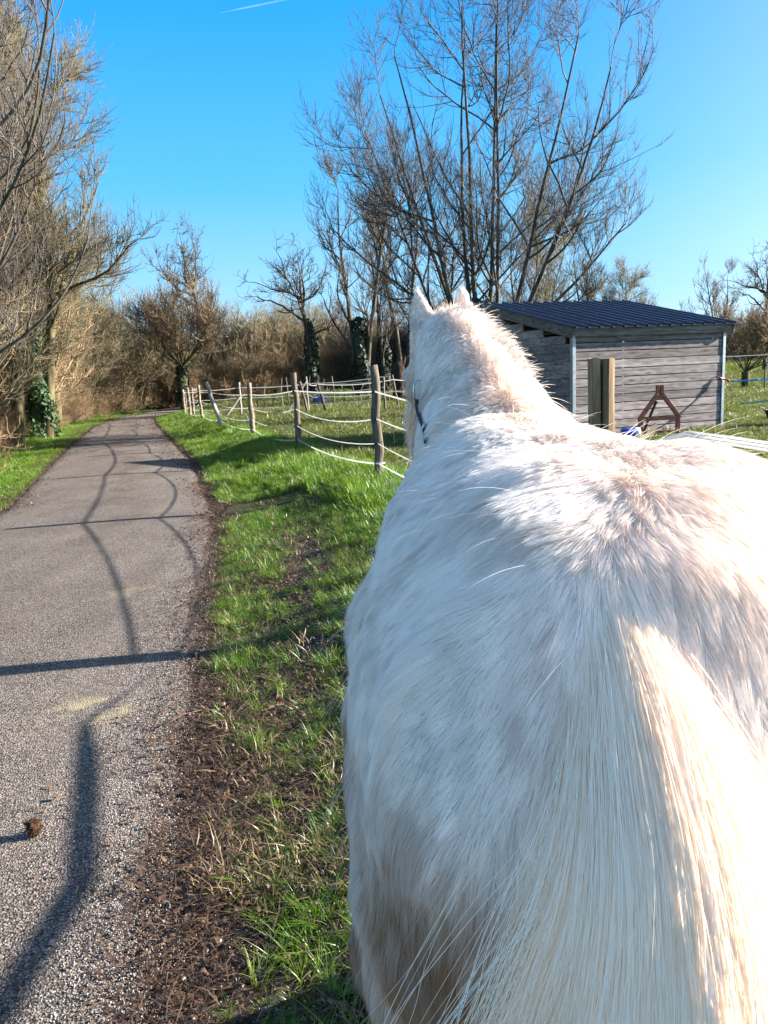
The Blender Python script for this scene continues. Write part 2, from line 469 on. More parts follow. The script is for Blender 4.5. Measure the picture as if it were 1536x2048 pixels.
def leaf_mat(name, c0, c1, c2, trans=.45, rough=.45):
    mt = bpy.data.materials.new(name); mt.use_nodes = True
    nt = mt.node_tree; nt.nodes.clear()
    out = nt.nodes.new('ShaderNodeOutputMaterial')
    oi = nt.nodes.new('ShaderNodeObjectInfo')
    geo = nt.nodes.new('ShaderNodeNewGeometry')
    ad = nd(nt, 'ShaderNodeMath', operation='ADD'); nt.links.new(oi.outputs['Random'], ad.inputs[0]); nt.links.new(geo.outputs['Random Per Island'], ad.inputs[1])
    mu = nd(nt, 'ShaderNodeMath', operation='MULTIPLY'); nt.links.new(ad.outputs[0], mu.inputs[0]); mu.inputs[1].default_value = .5
    col = ramp(nt, mu.outputs[0], [(.15, c0), (.5, c1), (.85, c2)])
    d = nt.nodes.new('ShaderNodeBsdfDiffuse'); t = nt.nodes.new('ShaderNodeBsdfTranslucent'); g = nt.nodes.new('ShaderNodeBsdfGlossy')
    g.inputs['Roughness'].default_value = rough; g.inputs['Color'].default_value = (1, 1, 1, 1)
    nt.links.new(col, d.inputs[0]); nt.links.new(col, t.inputs[0])
    m1 = nt.nodes.new('ShaderNodeMixShader'); m1.inputs[0].default_value = trans
    m2 = nt.nodes.new('ShaderNodeMixShader'); m2.inputs[0].default_value = .04
    nt.links.new(d.outputs[0], m1.inputs[1]); nt.links.new(t.outputs[0], m1.inputs[2])
    nt.links.new(m1.outputs[0], m2.inputs[1]); nt.links.new(g.outputs[0], m2.inputs[2]); nt.links.new(m2.outputs[0], out.inputs['Surface'])
    return mt

def eulers(n, tilt=.15):
    return np.stack([RNG.normal(0, tilt, n), RNG.normal(0, tilt, n), RNG.uniform(0, 6.28, n)], 1)

def make_grass():
    gm = leaf_mat('grass_green', (.060, .135, .008), (.125, .245, .014), (.24, .34, .035), .5)
    gf = leaf_mat('pasture_green', (0.072, 0.112, 0.016), (0.128, 0.168, 0.028), (0.216, 0.208, 0.064), .5)
    dry = leaf_mat('dead_grass', (0.128, 0.080, 0.040), (0.208, 0.144, 0.072), (0.320, 0.240, 0.136), .3)
    brown = leaf_mat('brown_litter', (0.028, 0.018, 0.012), (0.068, 0.040, 0.026), (0.176, 0.104, 0.064), .2)
    near = [src('tuft_fine', blades(34, .085, .045, .75, .0016, 1, 4), gm), src('tuft_wide', blades(26, .11, .04, .95, .0026, 2, 4), gm),
            src('tuft_low', blades(36, .05, .05, .9, .0018, 3, 3), gm), src('tuft_spiky', blades(22, .13, .03, .7, .0017, 4, 4), gm)]
    lush = [src('tuft_lush', blades(40, .17, .08, .6, .0035, 5, 3), gm), src('tuft_lush_low', blades(44, .11, .09, .8, .0035, 6, 3), gm)]
    field = [src('tuft_field', blades(34, .07, .10, .8, .004, 7, 2), gf), src('tuft_field_low', blades(36, .05, .12, .9, .004, 8, 2), gf)]
    dryt = [src('tuft_dry', blades(16, .06, .05, 1.2, .0014, 9, 3), dry), src('tuft_dry_low', blades(14, .03, .06, 1.6, .0016, 10, 3), dry)]
    # verge between road and fence, near part: patchy
    def cand(n, y0, y1, t0, t1, power=1.0):
        y = y0 + (y1 - y0) * RNG.random(n) ** power
        lo, hi = xr(y) + t0, np.minimum(xf(y) + t1, xr(y) + 9)
        x = lo + (hi - lo) * RNG.random(n)
        return x, y
    x, y = cand(52000, 1.0, 9.0, .05, 1.4, 1.15)
    t = x - xr(y)
    P2 = np.stack([x, y], 1)
    nz = snoise(P2, .55, 51, 3) + .5 * snoise(P2, 2.6, 52, 2)
    green = sst(1.6, 7.5, y)                              # greener away from the camera
    bare = np.exp(-((t - .42 - .07 * y) / (.16 + .02 * y)) ** 2) * sst(3.6, 4.6, y) * (1 - sst(6.4, 8.0, y)) * .95
    dens = .16 + .85 * green * sst(.02, .25, t) + .45 * nz - bare * 1.1 + .35 * sst(1.3, 2.0, t)
    dens = np.where(y < 3.4, dens * sst(.08, .40, t) * .8, dens)
    dens *= sst(-.02, .16, t)
    keep = RNG.random(len(x)) < np.clip(dens, 0, 1) * .7
    x, y = x[keep], y[keep]
    P = np.stack([x, y, gz(x, y) - .004], 1)
    s = RNG.uniform(.45, 1.0, len(x)) * (.82 + .28 * snoise(P[:, :2], .8, 53, 2))
    scatter('verge_grass', 'short patchy grass on the verge beside the white horse', P, eulers(len(x), .25), np.stack([s, s, s * RNG.uniform(.6, 1.2, len(x))], 1), near)
    # larger bright tufts close to the camera
    tufts = [src('tuft_big', blades(60, .19, .05, .95, .0028, 14, 5), gm), src('tuft_big_low', blades(46, .14, .08, 1.15, .0032, 15, 5), gm)]
    x, y = cand(2300, 1.3, 7.0, .18, 1.0, 1.1)
    t = x - xr(y)
    keep = RNG.random(len(x)) < np.clip(.25 + .5 * snoise(np.stack([x, y], 1), 1.1, 58, 2), .02, 1) * np.where(y < 4.2, sst(.15, .5, t), 1)
    x, y = x[keep], y[keep]
    s = RNG.uniform(.35, .8, len(x))
    scatter('grass_tufts', 'bright green grass tufts standing on the bare verge near the camera', np.stack([x, y, gz(x, y) - .004], 1), eulers(len(x), .25), np.stack([s, s, s * .9], 1), tufts)
    # taller lush grass on the bank under the fence
    x, y = cand(30000, 5.2, 42, -.1, .35, 1.5)
    t = (x - xr(y)) / np.maximum(xf(y) - xr(y), .3)
    P2 = np.stack([x, y], 1)
    dens = np.where(y < 10, sst(.55, .9, t) * sst(5, 7.5, y), sst(.03, .15, t)) * (.75 + .3 * snoise(P2, .5, 54, 2))
    keep = RNG.random(len(x)) < dens
    x, y, t = x[keep], y[keep], t[keep]
    P = np.stack([x, y, gz(x, y) - .005], 1)
    s = RNG.uniform(.7, 1.3, len(x)) * np.where(y > 10, .62 + .3 * t, 1.0) * (.95 + .35 * snoise(P[:, :2], .6, 55, 2))
    scatter('bank_grass', 'lush taller grass on the bank under the fence', P, eulers(len(x), .2), np.stack([s * 1.15, s * 1.15, s], 1), lush)
    # left verge
    n = 26000
    y = 8 + 38 * RNG.random(n) ** 1.3
    x = xl(y) - .03 - 4.2 * RNG.random(n)
    P = np.stack([x, y, gz(x, y) - .005], 1)
    s = RNG.uniform(.5, 1.05, n) * (.9 + .3 * snoise(P[:, :2], .5, 56, 2)) * (.55 + .45 * sst(0, .9, xl(y) - x))
    scatter('roadside_grass', 'bright green grass along the left side of the road', P, eulers(n, .2), np.stack([s * 1.3, s * 1.3, s], 1), lush)
    # pasture
    n = 84000
    y = 6.5 + 75 * RNG.random(n) ** 1.9
    x = xf(y) + .25 + (y * 1.05 + 6) * RNG.random(n)
    keep = (x < y * .80 + 4) & (x > -14)
    x, y = x[keep], y[keep]
    P = np.stack([x, y, gz(x, y) - .005], 1)
    s = RNG.uniform(.7, 1.5, len(x)) * (1.0 + .45 * snoise(P[:, :2], .35, 57, 3)) * (1 + sst(15, 60, y) * 1.6)
    scatter('pasture_grass', 'grazed sunlit pasture behind the tape fence', P, eulers(len(x), .2), np.stack([s * 1.2, s * 1.2, s * (1 - .35 * sst(15, 60, y))], 1), field)
    # dry grass mixed in everywhere
    n = 9000
    y = 2.2 + 50 * RNG.random(n) ** 2.3
    x = xr(y) + .1 + (4 + y * .7) * RNG.random(n) ** 1.2
    P = np.stack([x, y, gz(x, y)], 1)
    s = RNG.uniform(.6, 1.5, n) * (1 + y / 20)
    scatter('dry_grass', 'pale dead grass mixed into verge and pasture', P, eulers(n, .4), np.stack([s, s, s], 1), dryt)
    # litter of stalks and leaves along the road edges and on the bare verge
    def stalks(n, ln, w, seed, sp=.08):
        r = np.random.default_rng(seed); V, F = [], []
        for _ in range(n):
            a = r.uniform(0, 6.28); c = np.array([r.normal(0, sp), r.normal(0, sp), r.uniform(.002, .014)])
            d = np.array([math.cos(a), math.sin(a), r.normal(0, .12)]) * ln * r.uniform(.3, 1.2) / 2
            q = np.array([-d[1], d[0], 0]); q = q / (np.linalg.norm(q) + 1e-9) * w * r.uniform(.6, 1.5)
            up = np.array([0, 0, w * 1.2]); bend = np.array([r.normal(0, .12), r.normal(0, .12), abs(r.normal(0, .1))]) * ln
            b = len(V)
            V += [c - d - q, c - d + q, c + bend + up - q, c + bend + up + q, c + d]
            F += [(b, b + 1, b + 3), (b, b + 3, b + 2), (b + 2, b + 3, b + 4)]
        return np.array(V), np.array(F)
    lit = [src('stalks_fine', stalks(22, .036, .0011, 21), brown), src('stalks_long', stalks(6, .085, .0012, 22, .1), brown),
           src('stalks_pale', stalks(4, .045, .0012, 23, .09), dry), src('leaf_bits', stalks(18, .018, .0040, 24, .09), brown)]
    def lit_cand(n, y0, y1, mu, sg, pw):
        y = y0 + (y1 - y0) * RNG.random(n) ** pw
        return xr(y) + mu + RNG.normal(0, sg, n) * (1 + .0 * y), y
    xa, ya = lit_cand(1400, 1.3, 12, .02, .045, 1.7)
    xb, yb = lit_cand(750, 1.2, 4.2, .24, .20, 1.2)
    xc, yc = lit_cand(2100, 1.8, 8, .75, .42, 1.1)
    yd = 9 + 30 * RNG.random(1500) ** 1.3; xd = np.where(RNG.random(1500) < .5, xl(yd) + RNG.normal(.0, .09, 1500), xr(yd) + RNG.normal(0, .09, 1500))
    x, y = np.concatenate([xa, xb, xc, xd]), np.concatenate([ya, yb, yc, yd])
    P2 = np.stack([x, y], 1)
    keep = RNG.random(len(x)) < np.clip(.62 + .8 * snoise(P2, .9, 61, 3), .08, 1)
    x, y = x[keep], y[keep]
    z = np.where(x < xr(y), .014, gz(x, y) + .002)
    s = RNG.uniform(.6, 1.3, len(x)) * (1 + y / 14)
    scatter('dead_leaf_litter', 'brown stalks and leaf litter along the road edge', np.stack([x, y, z], 1), eulers(len(x), .05), np.stack([s, s, s], 1), lit)
    # litter trail down the middle of the road
    n = 2000
    y = 4 + 30 * RNG.random(n) ** 1.1
    mid = (xl(y) * .46 + xr(y) * .54)
    x = mid + RNG.normal(0, .22, n) + .35 * (RNG.random(n) < .15) * RNG.normal(0, 1.5, n)
    P2 = np.stack([x, y], 1)
    keep = RNG.random(n) < np.clip(.25 + .9 * snoise(P2, .7, 62, 2) + .25 * (y > 7), 0, 1)
    x, y = x[keep], y[keep]
    s = RNG.uniform(.4, 1.0, len(x)) * (1 + y / 30)
    scatter('road_litter', 'scattered brown bits down the middle of the road', np.stack([x, y, np.full(len(x), .034)], 1), eulers(len(x), .02), np.stack([s, s, s * .6], 1), [lit[0], lit[3], lit[2]])
    # loose grit
    ico = bmesh.new(); bmesh.ops.create_icosphere(ico, subdivisions=1, radius=1)
    vs = np.array([v.co[:] for v in ico.verts]); fs = np.array([[v.index for v in f.verts] for f in ico.faces]); ico.free()
    gmats = [simple_mat('grit_pale', (0.256, 0.240, 0.224), (0.400, 0.376, 0.352), 40, .8, bmp=0), simple_mat('grit_grey', (0.096, 0.088, 0.084), (0.208, 0.200, 0.192), 40, .8, bmp=0)]
    gs = []
    for k in range(4):
        r = np.random.default_rng(70 + k)
        gs.append(src('grit', (vs * r.uniform(.6, 1.15, (len(vs), 1)) * np.array([1, r.uniform(.6, 1), .6]), fs), gmats[k % 2]))
    n = 46000
    y = 1.15 + 6.5 * RNG.random(n) ** 1.7
    u = RNG.random(n)
    x = np.where(u < .55, xr(y) - np.abs(RNG.normal(0, .38, n)) + .05, xr(y) + RNG.normal(.5, .45, n))
    v_ = u > .78
    y = np.where(v_, RNG.uniform(4.0, 7.6, n), y); x = np.where(v_, xr(y) + .42 + .07 * y + RNG.normal(0, .20, n), x)
    keep = (x < xr(y) + 2.2)
    x, y = x[keep], y[keep]
    z = np.where(x < xr(y) - .02, .02, gz(x, y) + .002)
    rr = .0030 * RNG.uniform(.5, 1.5, len(x)) * (1 + (RNG.random(len(x)) < .04) * .8)
    scatter('gravel', 'loose grey grit on the road edge and bare verge', np.stack([x, y, z], 1), eulers(len(x), 1), np.stack([rr, rr, rr], 1), gs)
# ------------------------------------------------------------------ weathered wood
def wood_mat(name, c0, c1, c2, stretch=(1, 1, 10), scale=9, knots=False, dirt=(.06, .05, .04)):
    mt, nt, b, out = new_mat(name)
    oi = nt.nodes.new('ShaderNodeObjectInfo')
    tc = nt.nodes.new('ShaderNodeTexCoord')
    add = nt.nodes.new('ShaderNodeVectorMath'); add.operation = 'ADD'
    sc = nt.nodes.new('ShaderNodeVectorMath'); sc.operation = 'SCALE'; sc.inputs['Scale'].default_value = 37.0
    cmb = nt.nodes.new('ShaderNodeCombineXYZ')
    for k in range(3): nt.links.new(oi.outputs['Random'], cmb.inputs[k])
    nt.links.new(cmb.outputs[0], sc.inputs[0]); nt.links.new(tc.outputs['Object'], add.inputs[0]); nt.links.new(sc.outputs[0], add.inputs[1])
    mp = nt.nodes.new('ShaderNodeMapping'); mp.inputs['Scale'].default_value = stretch; nt.links.new(add.outputs[0], mp.inputs[0])
    v = mp.outputs[0]
    f = noise(nt, v, scale, 7, .65, .6)
    big = noise(nt, v, scale * .25, 4, .6)
    if knots:
        kn = nt.nodes.new('ShaderNodeMapping'); kn.inputs['Scale'].default_value = (2.3, 1, 8.5); nt.links.new(add.outputs[0], kn.inputs[0])
        vo = nd(nt, 'ShaderNodeTexVoronoi', Scale=1.0, Randomness=.9); nt.links.new(kn.outputs[0], vo.inputs['Vector'])
        wob = noise(nt, v, 2.2, 3, .5, 0)
        a1 = nd(nt, 'ShaderNodeMath', operation='MULTIPLY_ADD'); nt.links.new(vo.outputs['Distance'], a1.inputs[0]); a1.inputs[1].default_value = 13.0
        a2 = nd(nt, 'ShaderNodeMath', operation='MULTIPLY'); nt.links.new(wob, a2.inputs[0]); a2.inputs[1].default_value = 5.0
        nt.links.new(a2.outputs[0], a1.inputs[2])
        sn = nd(nt, 'ShaderNodeMath', operation='SINE'); nt.links.new(a1.outputs[0], sn.inputs[0])
        mr = nd(nt, 'ShaderNodeMapRange'); mr.inputs['From Min'].default_value = -1; nt.links.new(sn.outputs[0], mr.inputs['Value'])
        mf = nd(nt, 'ShaderNodeMath', operation='MULTIPLY_ADD'); nt.links.new(mr.outputs[0], mf.inputs[0]); mf.inputs[1].default_value = .13
        mm = nd(nt, 'ShaderNodeMath', operation='MULTIPLY'); nt.links.new(f, mm.inputs[0]); mm.inputs[1].default_value = .87
        nt.links.new(mm.outputs[0], mf.inputs[2]); f = mf.outputs[0]
        core = ramp(nt, vo.outputs['Distance'], [(.07, (.22, .2, .19)), (.14, (1, 1, 1))])
    col = ramp(nt, f, [(.28, c0), (.5, c1), (.72, c2)])
    col = mixc(nt, .6, col, ramp(nt, big, [(.35, (.55, .52, .5)), (.65, (1.1, 1.1, 1.1))]), 'MULTIPLY')
    if knots: col = mixc(nt, .8, col, core, 'MULTIPLY')
    tint = nd(nt, 'ShaderNodeMapRange'); tint.inputs['To Min'].default_value = .68; tint.inputs['To Max'].default_value = 1.2; nt.links.new(oi.outputs['Random'], tint.inputs['Value'])
    cc = nt.nodes.new('ShaderNodeCombineXYZ')
    for k in range(3): nt.links.new(tint.outputs[0], cc.inputs[k])
    col = mixc(nt, 1.0, col, cc.outputs[0], 'MULTIPLY')
    nt.links.new(col, b.inputs['Base Color'])
    b.inputs['Roughness'].default_value = .85; b.inputs['Specular IOR Level'].default_value = .25
    bump(nt, b, f, .8, .006)
    return mt

M = {}
def make_mats():
    M['post'] = wood_mat('post_wood', (0.082, 0.061, 0.045), (0.221, 0.172, 0.131), (0.377, 0.312, 0.254), (1, 1, .12), 28)
    M['post_pale'] = wood_mat('post_wood_bleached', (0.213, 0.197, 0.172), (0.394, 0.369, 0.344), (0.541, 0.517, 0.492), (1, 1, .12), 26)
    M['post_green'] = wood_mat('post_wood_mossy', (.09, .055, .028), (.26, .17, .095), (.46, .33, .21), (1, 1, .10), 22)
    M['plank'] = wood_mat('plank_wood', (.13, .108, .10), (.29, .25, .24), (.43, .385, .37), (.13, 1, 3.2), 9, True)
    M['fascia'] = wood_mat('fascia_wood', (0.082, 0.070, 0.057), (0.197, 0.172, 0.148), (0.295, 0.271, 0.238), (.3, 1, 3), 9)
    M['tape'] = simple_mat('white_tape', (0.508, 0.508, 0.492), (0.672, 0.672, 0.656), 60, .55, bmp=.1)
    nt = M['tape'].node_tree; ou = [n_ for n_ in nt.nodes if n_.type == 'OUTPUT_MATERIAL'][0]; bs = [n_ for n_ in nt.nodes if n_.type == 'BSDF_PRINCIPLED'][0]
    tr = nt.nodes.new('ShaderNodeBsdfTranslucent'); tr.inputs[0].default_value = (.85, .85, .83, 1); mx = nt.nodes.new('ShaderNodeMixShader'); mx.inputs[0].default_value = .45
    nt.links.new(bs.outputs[0], mx.inputs[1]); nt.links.new(tr.outputs[0], mx.inputs[2]); nt.links.new(mx.outputs[0], ou.inputs['Surface'])
    M['tie'] = simple_mat('black_insulator', (.008, .008, .008), (.02, .02, .02), 60, .5, bmp=0)
    M['roof'] = simple_mat('navy_roof_sheet', (.006, .009, .034), (.009, .013, .046), 6, .38, bmp=.03, spec=.6)
    M['galv'] = simple_mat('galvanised_steel', (.22, .27, .32), (.42, .47, .52), 14, .45, metal=.75, bmp=.05)
    M['rust'] = simple_mat('rust_red_paint', (.22, .055, .034), (.42, .14, .085), 18, .75, bmp=.3, dist=.002)
    M['rope'] = simple_mat('blue_rope', (.03, .20, .42), (.06, .36, .62), 90, .6, bmp=.2)
    M['red'] = simple_mat('red_plastic', (.32, .035, .015), (.42, .06, .03), 9, .4, bmp=0)
    M['black'] = simple_mat('black_rubber', (.012, .010, .010), (.035, .028, .025), 9, .7, bmp=.2)
    M['blue'] = simple_mat('blue_plastic', (.01, .05, .35), (.02, .09, .50), 7, .4, bmp=0)
    M['white'] = simple_mat('white_plastic', (.55, .65, .75), (.70, .78, .84), 7, .4, bmp=0)
    M['steel_dark'] = simple_mat('dark_bolts', (.02, .02, .02), (.05, .05, .05), 30, .5, metal=.5, bmp=0)

def rough_post(name, base, top, r0, r1, mat, parent, n=10, slant=.02, seed=0, tool=True):
    """a hand split stake: tapered, slightly crooked, chamfered top"""
    r = random.Random(seed)
    base, top = Vector(base), Vector(top)
    pts, rad = [], []
    K = 9
    for i in range(K):
        t = i / (K - 1)
        w = .35 * r0
        pts.append(base.lerp(top, t) + Vector((r.uniform(-w, w), r.uniform(-w, w), 0)) * (0 < i < K - 1))
        rad.append((r0 + (r1 - r0) * t) * r.uniform(.93, 1.07))
    mb = MB()
    random.seed(seed + 5)
    mb.tube(pts, rad, n, True, .09)
    # slanted sawn top
    for k in range(n):
        i = (K - 1) * n + k
        v = Vector(mb.v[i]); d = v - top
        mb.v[i] = (v.x, v.y, v.z + d.x * slant * 20 * r0)
    return mb.build(name, mat, parent, True)

def sag(a, b, s, n=9):
    a, b = Vector(a), Vector(b)
    return [a.lerp(b, i / n) - Vector((0, 0, 4 * s * (i / n) * (1 - i / n))) for i in range(n + 1)]

def make_fences():
    F = [p for p in FENCE]
    f = empty('tape_fence', (0, 0, 0), 'roadside fence of split wooden stakes and sagging white tapes along the verge', 'fence')
    posts = []
    spec = {  # y of the post -> height, radius, lean (x offset of the top), material
        0: (1.38, .055, 0, 'post'), 1: (1.38, .055, 0, 'post'), 2: (1.36, .075, -.01, 'post_green'), 3: (1.41, .060, -.03, 'post'), 4: (1.42, .060, -.02, 'post'),
        5: (1.26, .062, -.02, 'post'), 6: (1.28, .060, -.42, 'post_pale'), 7: (1.20, .055, -.06, 'post'), 8: (1.15, .060, -.05, 'post'), 9: (1.05, .050, -.02, 'post'), 10: (.95, .05, -.04, 'post'), 11: (.95, .045, 0, 'post')}
    for i, (y, x) in enumerate(F):
        h, r, lean, mt = spec[i]
        z = gz1(x, y)
        b, t = Vector((x, y, z - .25)), Vector((x + lean, y + .02, z + h))
        if i == 2:
            # thick post split down the middle: two halves
            pa = MB(); pb = MB()
            ra = random.Random(3)
            def half(mb, s):
                n = 9
                rings = []
                for j in range(8):
                    tt = j / 7
                    c = b.lerp(t, tt)
                    gap = .001 + .006 * tt * (1 if s > 0 else 1)
                    base = len(mb.v)
                    for k in range(n):
                        a = -math.pi / 2 + math.pi * k / (n - 1)
                        rr = (.060 if s < 0 else .088) * (1 + ra.uniform(-.05, .05))
                        mb.v.append((c.x + s * (gap + rr * math.cos(a)), c.y + rr * .95 * math.sin(a), c.z + (0 if j < 7 else ra.uniform(-.006, .010))))
                    rings.append(base)
                for j in range(7):
                    for k in range(n):
                        k2 = (k + 1) % n
                        q = (rings[j] + k, rings[j] + k2, rings[j + 1] + k2, rings[j + 1] + k)
                        mb.f.append(q if s > 0 else q[::-1])
                tp = tuple(rings[7] + k for k in range(n)); mb.f.append(tp if s > 0 else tp[::-1])
            half(pa, -1); half(pb, 1)
            o = pa.build('post', M['post_green'], f, False); o['label'] = 'mossy dark half of the thick split post'
            o2 = pb.build('post', M['post_green'], f, False); o2['label'] = 'sunlit half of the thick split post'
        else:
            o = rough_post('post', b, t, r, r * .86, M[mt], f, seed=i * 7 + 3)
            if i == 6: o['label'] = 'bleached stake leaning to the left'
        posts.append((b, t, z, r))
    # tapes on the field side... tied at the near face
    levels = [(.22, .10, .022), (.47, .13, .012), (.77, .10, .014), (1.10, .03, .018)]
    def at(i, lv):
        b, t, z, r = posts[i]
        k = (lv + .25) / ((t - b).z)
        return b.lerp(t, k) + Vector((.0, -r * 1.02, 0))
    for lv, sg, wd in levels:
        for i in range(2, len(posts) - 1):
            l2 = lv if i < 5 else lv * .9
            a, c = at(i, l2), at(i + 1, lv if i + 1 < 5 else lv * .9)
            if i == 2 and lv > 1.0: a = at(i, .86)
            mb = MB(); n = 10
            pts = sag(a, c, sg * random.uniform(.7, 1.2), n)
            tw = [(.35 * math.sin(j * .9 + i), .2, 1) for j in range(n + 1)]
            mb.ribbon(pts, tw, wd, .003)
            mb.build('tape', M['tape'], f)
    # broad white tape rising past the horse on the right
    a = at(2, .78); c = Vector((2.8, .1, gz1(2.8, .1) + 1.32))
    p0, p1, p2 = a, at_y(1372, 868, 4.05), at_y(1536, 893, 3.5)
    d = (p2 - p1)
    pts = [p0, p0.lerp(p1, .5), p1, p1 + d * .5, p2, p2 + d * 1.2 + Vector((0, 0, .01)), c]
    ups = [(.9, .2, .3), (.8, .2, .4), (.7, 0, .6), (.2, 0, 1), (0, 0, 1), (0, 0, 1), (0, 0, 1)]
    MB().ribbon(pts, ups, .046, .003).build('tape', M['tape'], f)['label'] = 'broad white tape close to the camera'
    st = MB()
    for o_ in (-.008, .008):
        q = [p + Vector((-.002, -.004, o_)) for p in pts[2:6]]
        st.ribbon(q, [(0, 0, 1)] * 4, .0022, .001)
    st.build('tape_stripe', M['steel_dark'], f)
    for i in (3, 4, 5, 6, 7):
        for lv, sg, wd in levels[1:] if i != 3 else levels[1:]:
            b, t, z, r = posts[i]
            q = at(i, lv if i < 5 else lv * .9) + Vector((0, r, 0))
            pts = [(q.x + math.cos(a) * r * 1.02, q.y + math.sin(a) * r * 1.02, q.z + .022 * math.cos(a)) for a in np.linspace(0, 6.28, 13)]
            MB().tube(pts, .0045, 5, False).build('tie', M['tie'], f)
    b, t, z, r = posts[3]
    q = at(3, .22) + Vector((0, r, 0))
    MB().tube([(q.x + math.cos(a) * r * 1.04, q.y + math.sin(a) * r * 1.04, q.z + .006) for a in np.linspace(0, 6.28, 13)], .009, 6, False).build('tape_loop', M['tape'], f)

    # paddock cross fence, white tapes running from the roadside fence into the field
    cf = empty('cross_fence', (0, 0, 0), 'distant white tape fence crossing the pasture behind the leaning stake', 'fence')
    pts = [(-7.2, 30.5), (-5.2, 29.6), (-2.6, 28.8), (.2, 28.5)]
    tops = []
    for i, (x, y) in enumerate(pts):
        z = gz1(x, y)
        h = 1.15 if i != 1 else 1.25
        o = rough_post('post', (x, y, z - .2), (x - (.25 if i == 2 else 0), y, z + h), .05, .045, M['post_pale' if i == 1 else 'post'], cf, seed=100 + i)
        tops.append((Vector((x, y, z)), h))
    MB().tube([(-5.2 + .05, 29.5, gz1(-5.2, 29.6) + .75), (-5.75, 29.1, gz1(-5.7, 29.2) - .05)], .04, 7).build('brace', M['post_pale'], cf)
    for lv, wd in ((.30, .016), (.68, .022), (1.05, .028)):
        for i in range(3):
            a = tops[i][0] + Vector((0, -.06, lv)); c = tops[i + 1][0] + Vector((0, -.06, lv + (.12 if i == 2 else 0)))
            MB().ribbon(sag(a, c, .05, 8), (0, .1, 1), wd, .003).build('tape', M['tape'], cf)
    # picket like row of thin poles further back
    pk = empty('stake_fence', (0, 0, 0), 'row of thin upright grey stakes at the far end of the pasture', 'fence')
    r = random.Random(5)
    for i in range(17):
        x = -6.0 + i * .40 + r.uniform(-.08, .08); y = 36 + r.uniform(-.3, .3) - i * .02
        z = gz1(x, y); h = r.uniform(.85, 1.35)
        MB().tube([(x, y, z - .1), (x + r.uniform(-.06, .06), y, z + h * .6), (x + r.uniform(-.12, .12), y, z + h)], [.035, .03, .02], 6).build('stake', M['post'], pk)
    for lv in (.45, .90):
        MB().ribbon(sag((-6.6, 35.9, .3 + lv), (2.6, 35.6, .36 + lv), .06, 14), (0, .1, 1), .018, .003).build('tape', M['tape'], pk)
    # back fence to the right: dark leaning post, white wires
    bf = empty('wire_fence', (0, 0, 0), 'thin wire fence with a dark slanting post beside the blue tub', 'fence')
    P = [(-2.75, 30.5, -.02, .05, 1.3, 'post_pale'), (-1.95, 29.2, -.32, .055, 1.15, 'black'), (.75, 30.5, -.2, .045, 1.25, 'post'), (3.0, 32, 0, .04, 1.2, 'post_pale')]
    tp = []
    for i, (x, y, ln, rr, h, mt) in enumerate(P):
        z = gz1(x, y)
        o = rough_post('post', (x, y, z - .1), (x + ln, y, z + h), rr, rr * .8, M[mt], bf, seed=130 + i)
        if mt == 'black': o['label'] = 'dark slanting post'
        tp.append(Vector((x + ln * .85, y - .06, z + h * .86)))
    for i in range(3):
        MB().ribbon(sag(tp[i], tp[i + 1], .10, 9), (0, .1, 1), .028, .003).build('tape', M['tape'], bf)
        MB().ribbon(sag(tp[i] - Vector((0, 0, .45)), tp[i + 1] - Vector((0, 0, .45)), .08, 9), (0, .1, 1), .014, .003).build('tape', M['tape'], bf)
    MB().tube([tp[0] + Vector((0, 0, -.02)), (-3.5, 30.2, gz1(-3.5, 30.2))], .018, 6).build('brace', M['post_pale'], bf)
    # short pale stakes standing in the pasture
    for k, (px, py, Y, h, lb) in enumerate(((497, 848, 21.5, .24, 'small white stake in the grass beyond the leaning stake'), (790, 892, 10.5, .38, 'thin bent pale stick in the grass beside the horse'))):
        p = at_z(px, py, .25)
        mb = MB(); mb.tube([(p.x, p.y, .15), (p.x - .01, p.y, .25 + h * .6), (p.x - .03, p.y, .25 + h)], .008 if k else .02, 6)
        o = mb.build('stake', M['post_pale'], None); tag(o, lb, 'stake')
    # far right wire
    rf = empty('far_fence', (0, 0, 0), 'thin distant wire fence behind the right corner of the shed', 'fence')
    for i in range(5):
        x, y = 12.2 + i * 3.2, 31 + i * .4
        z = gz1(x, y)
        MB().tube([(x, y, z - .1), (x, y, z + 1.25)], .035, 6).build('post', M['post'], rf)
    MB().tube(sag((9, 30.6, 1.60), (26, 32.8, 1.75), .05, 12), .011, 4).build('wire', M['tape'], rf)

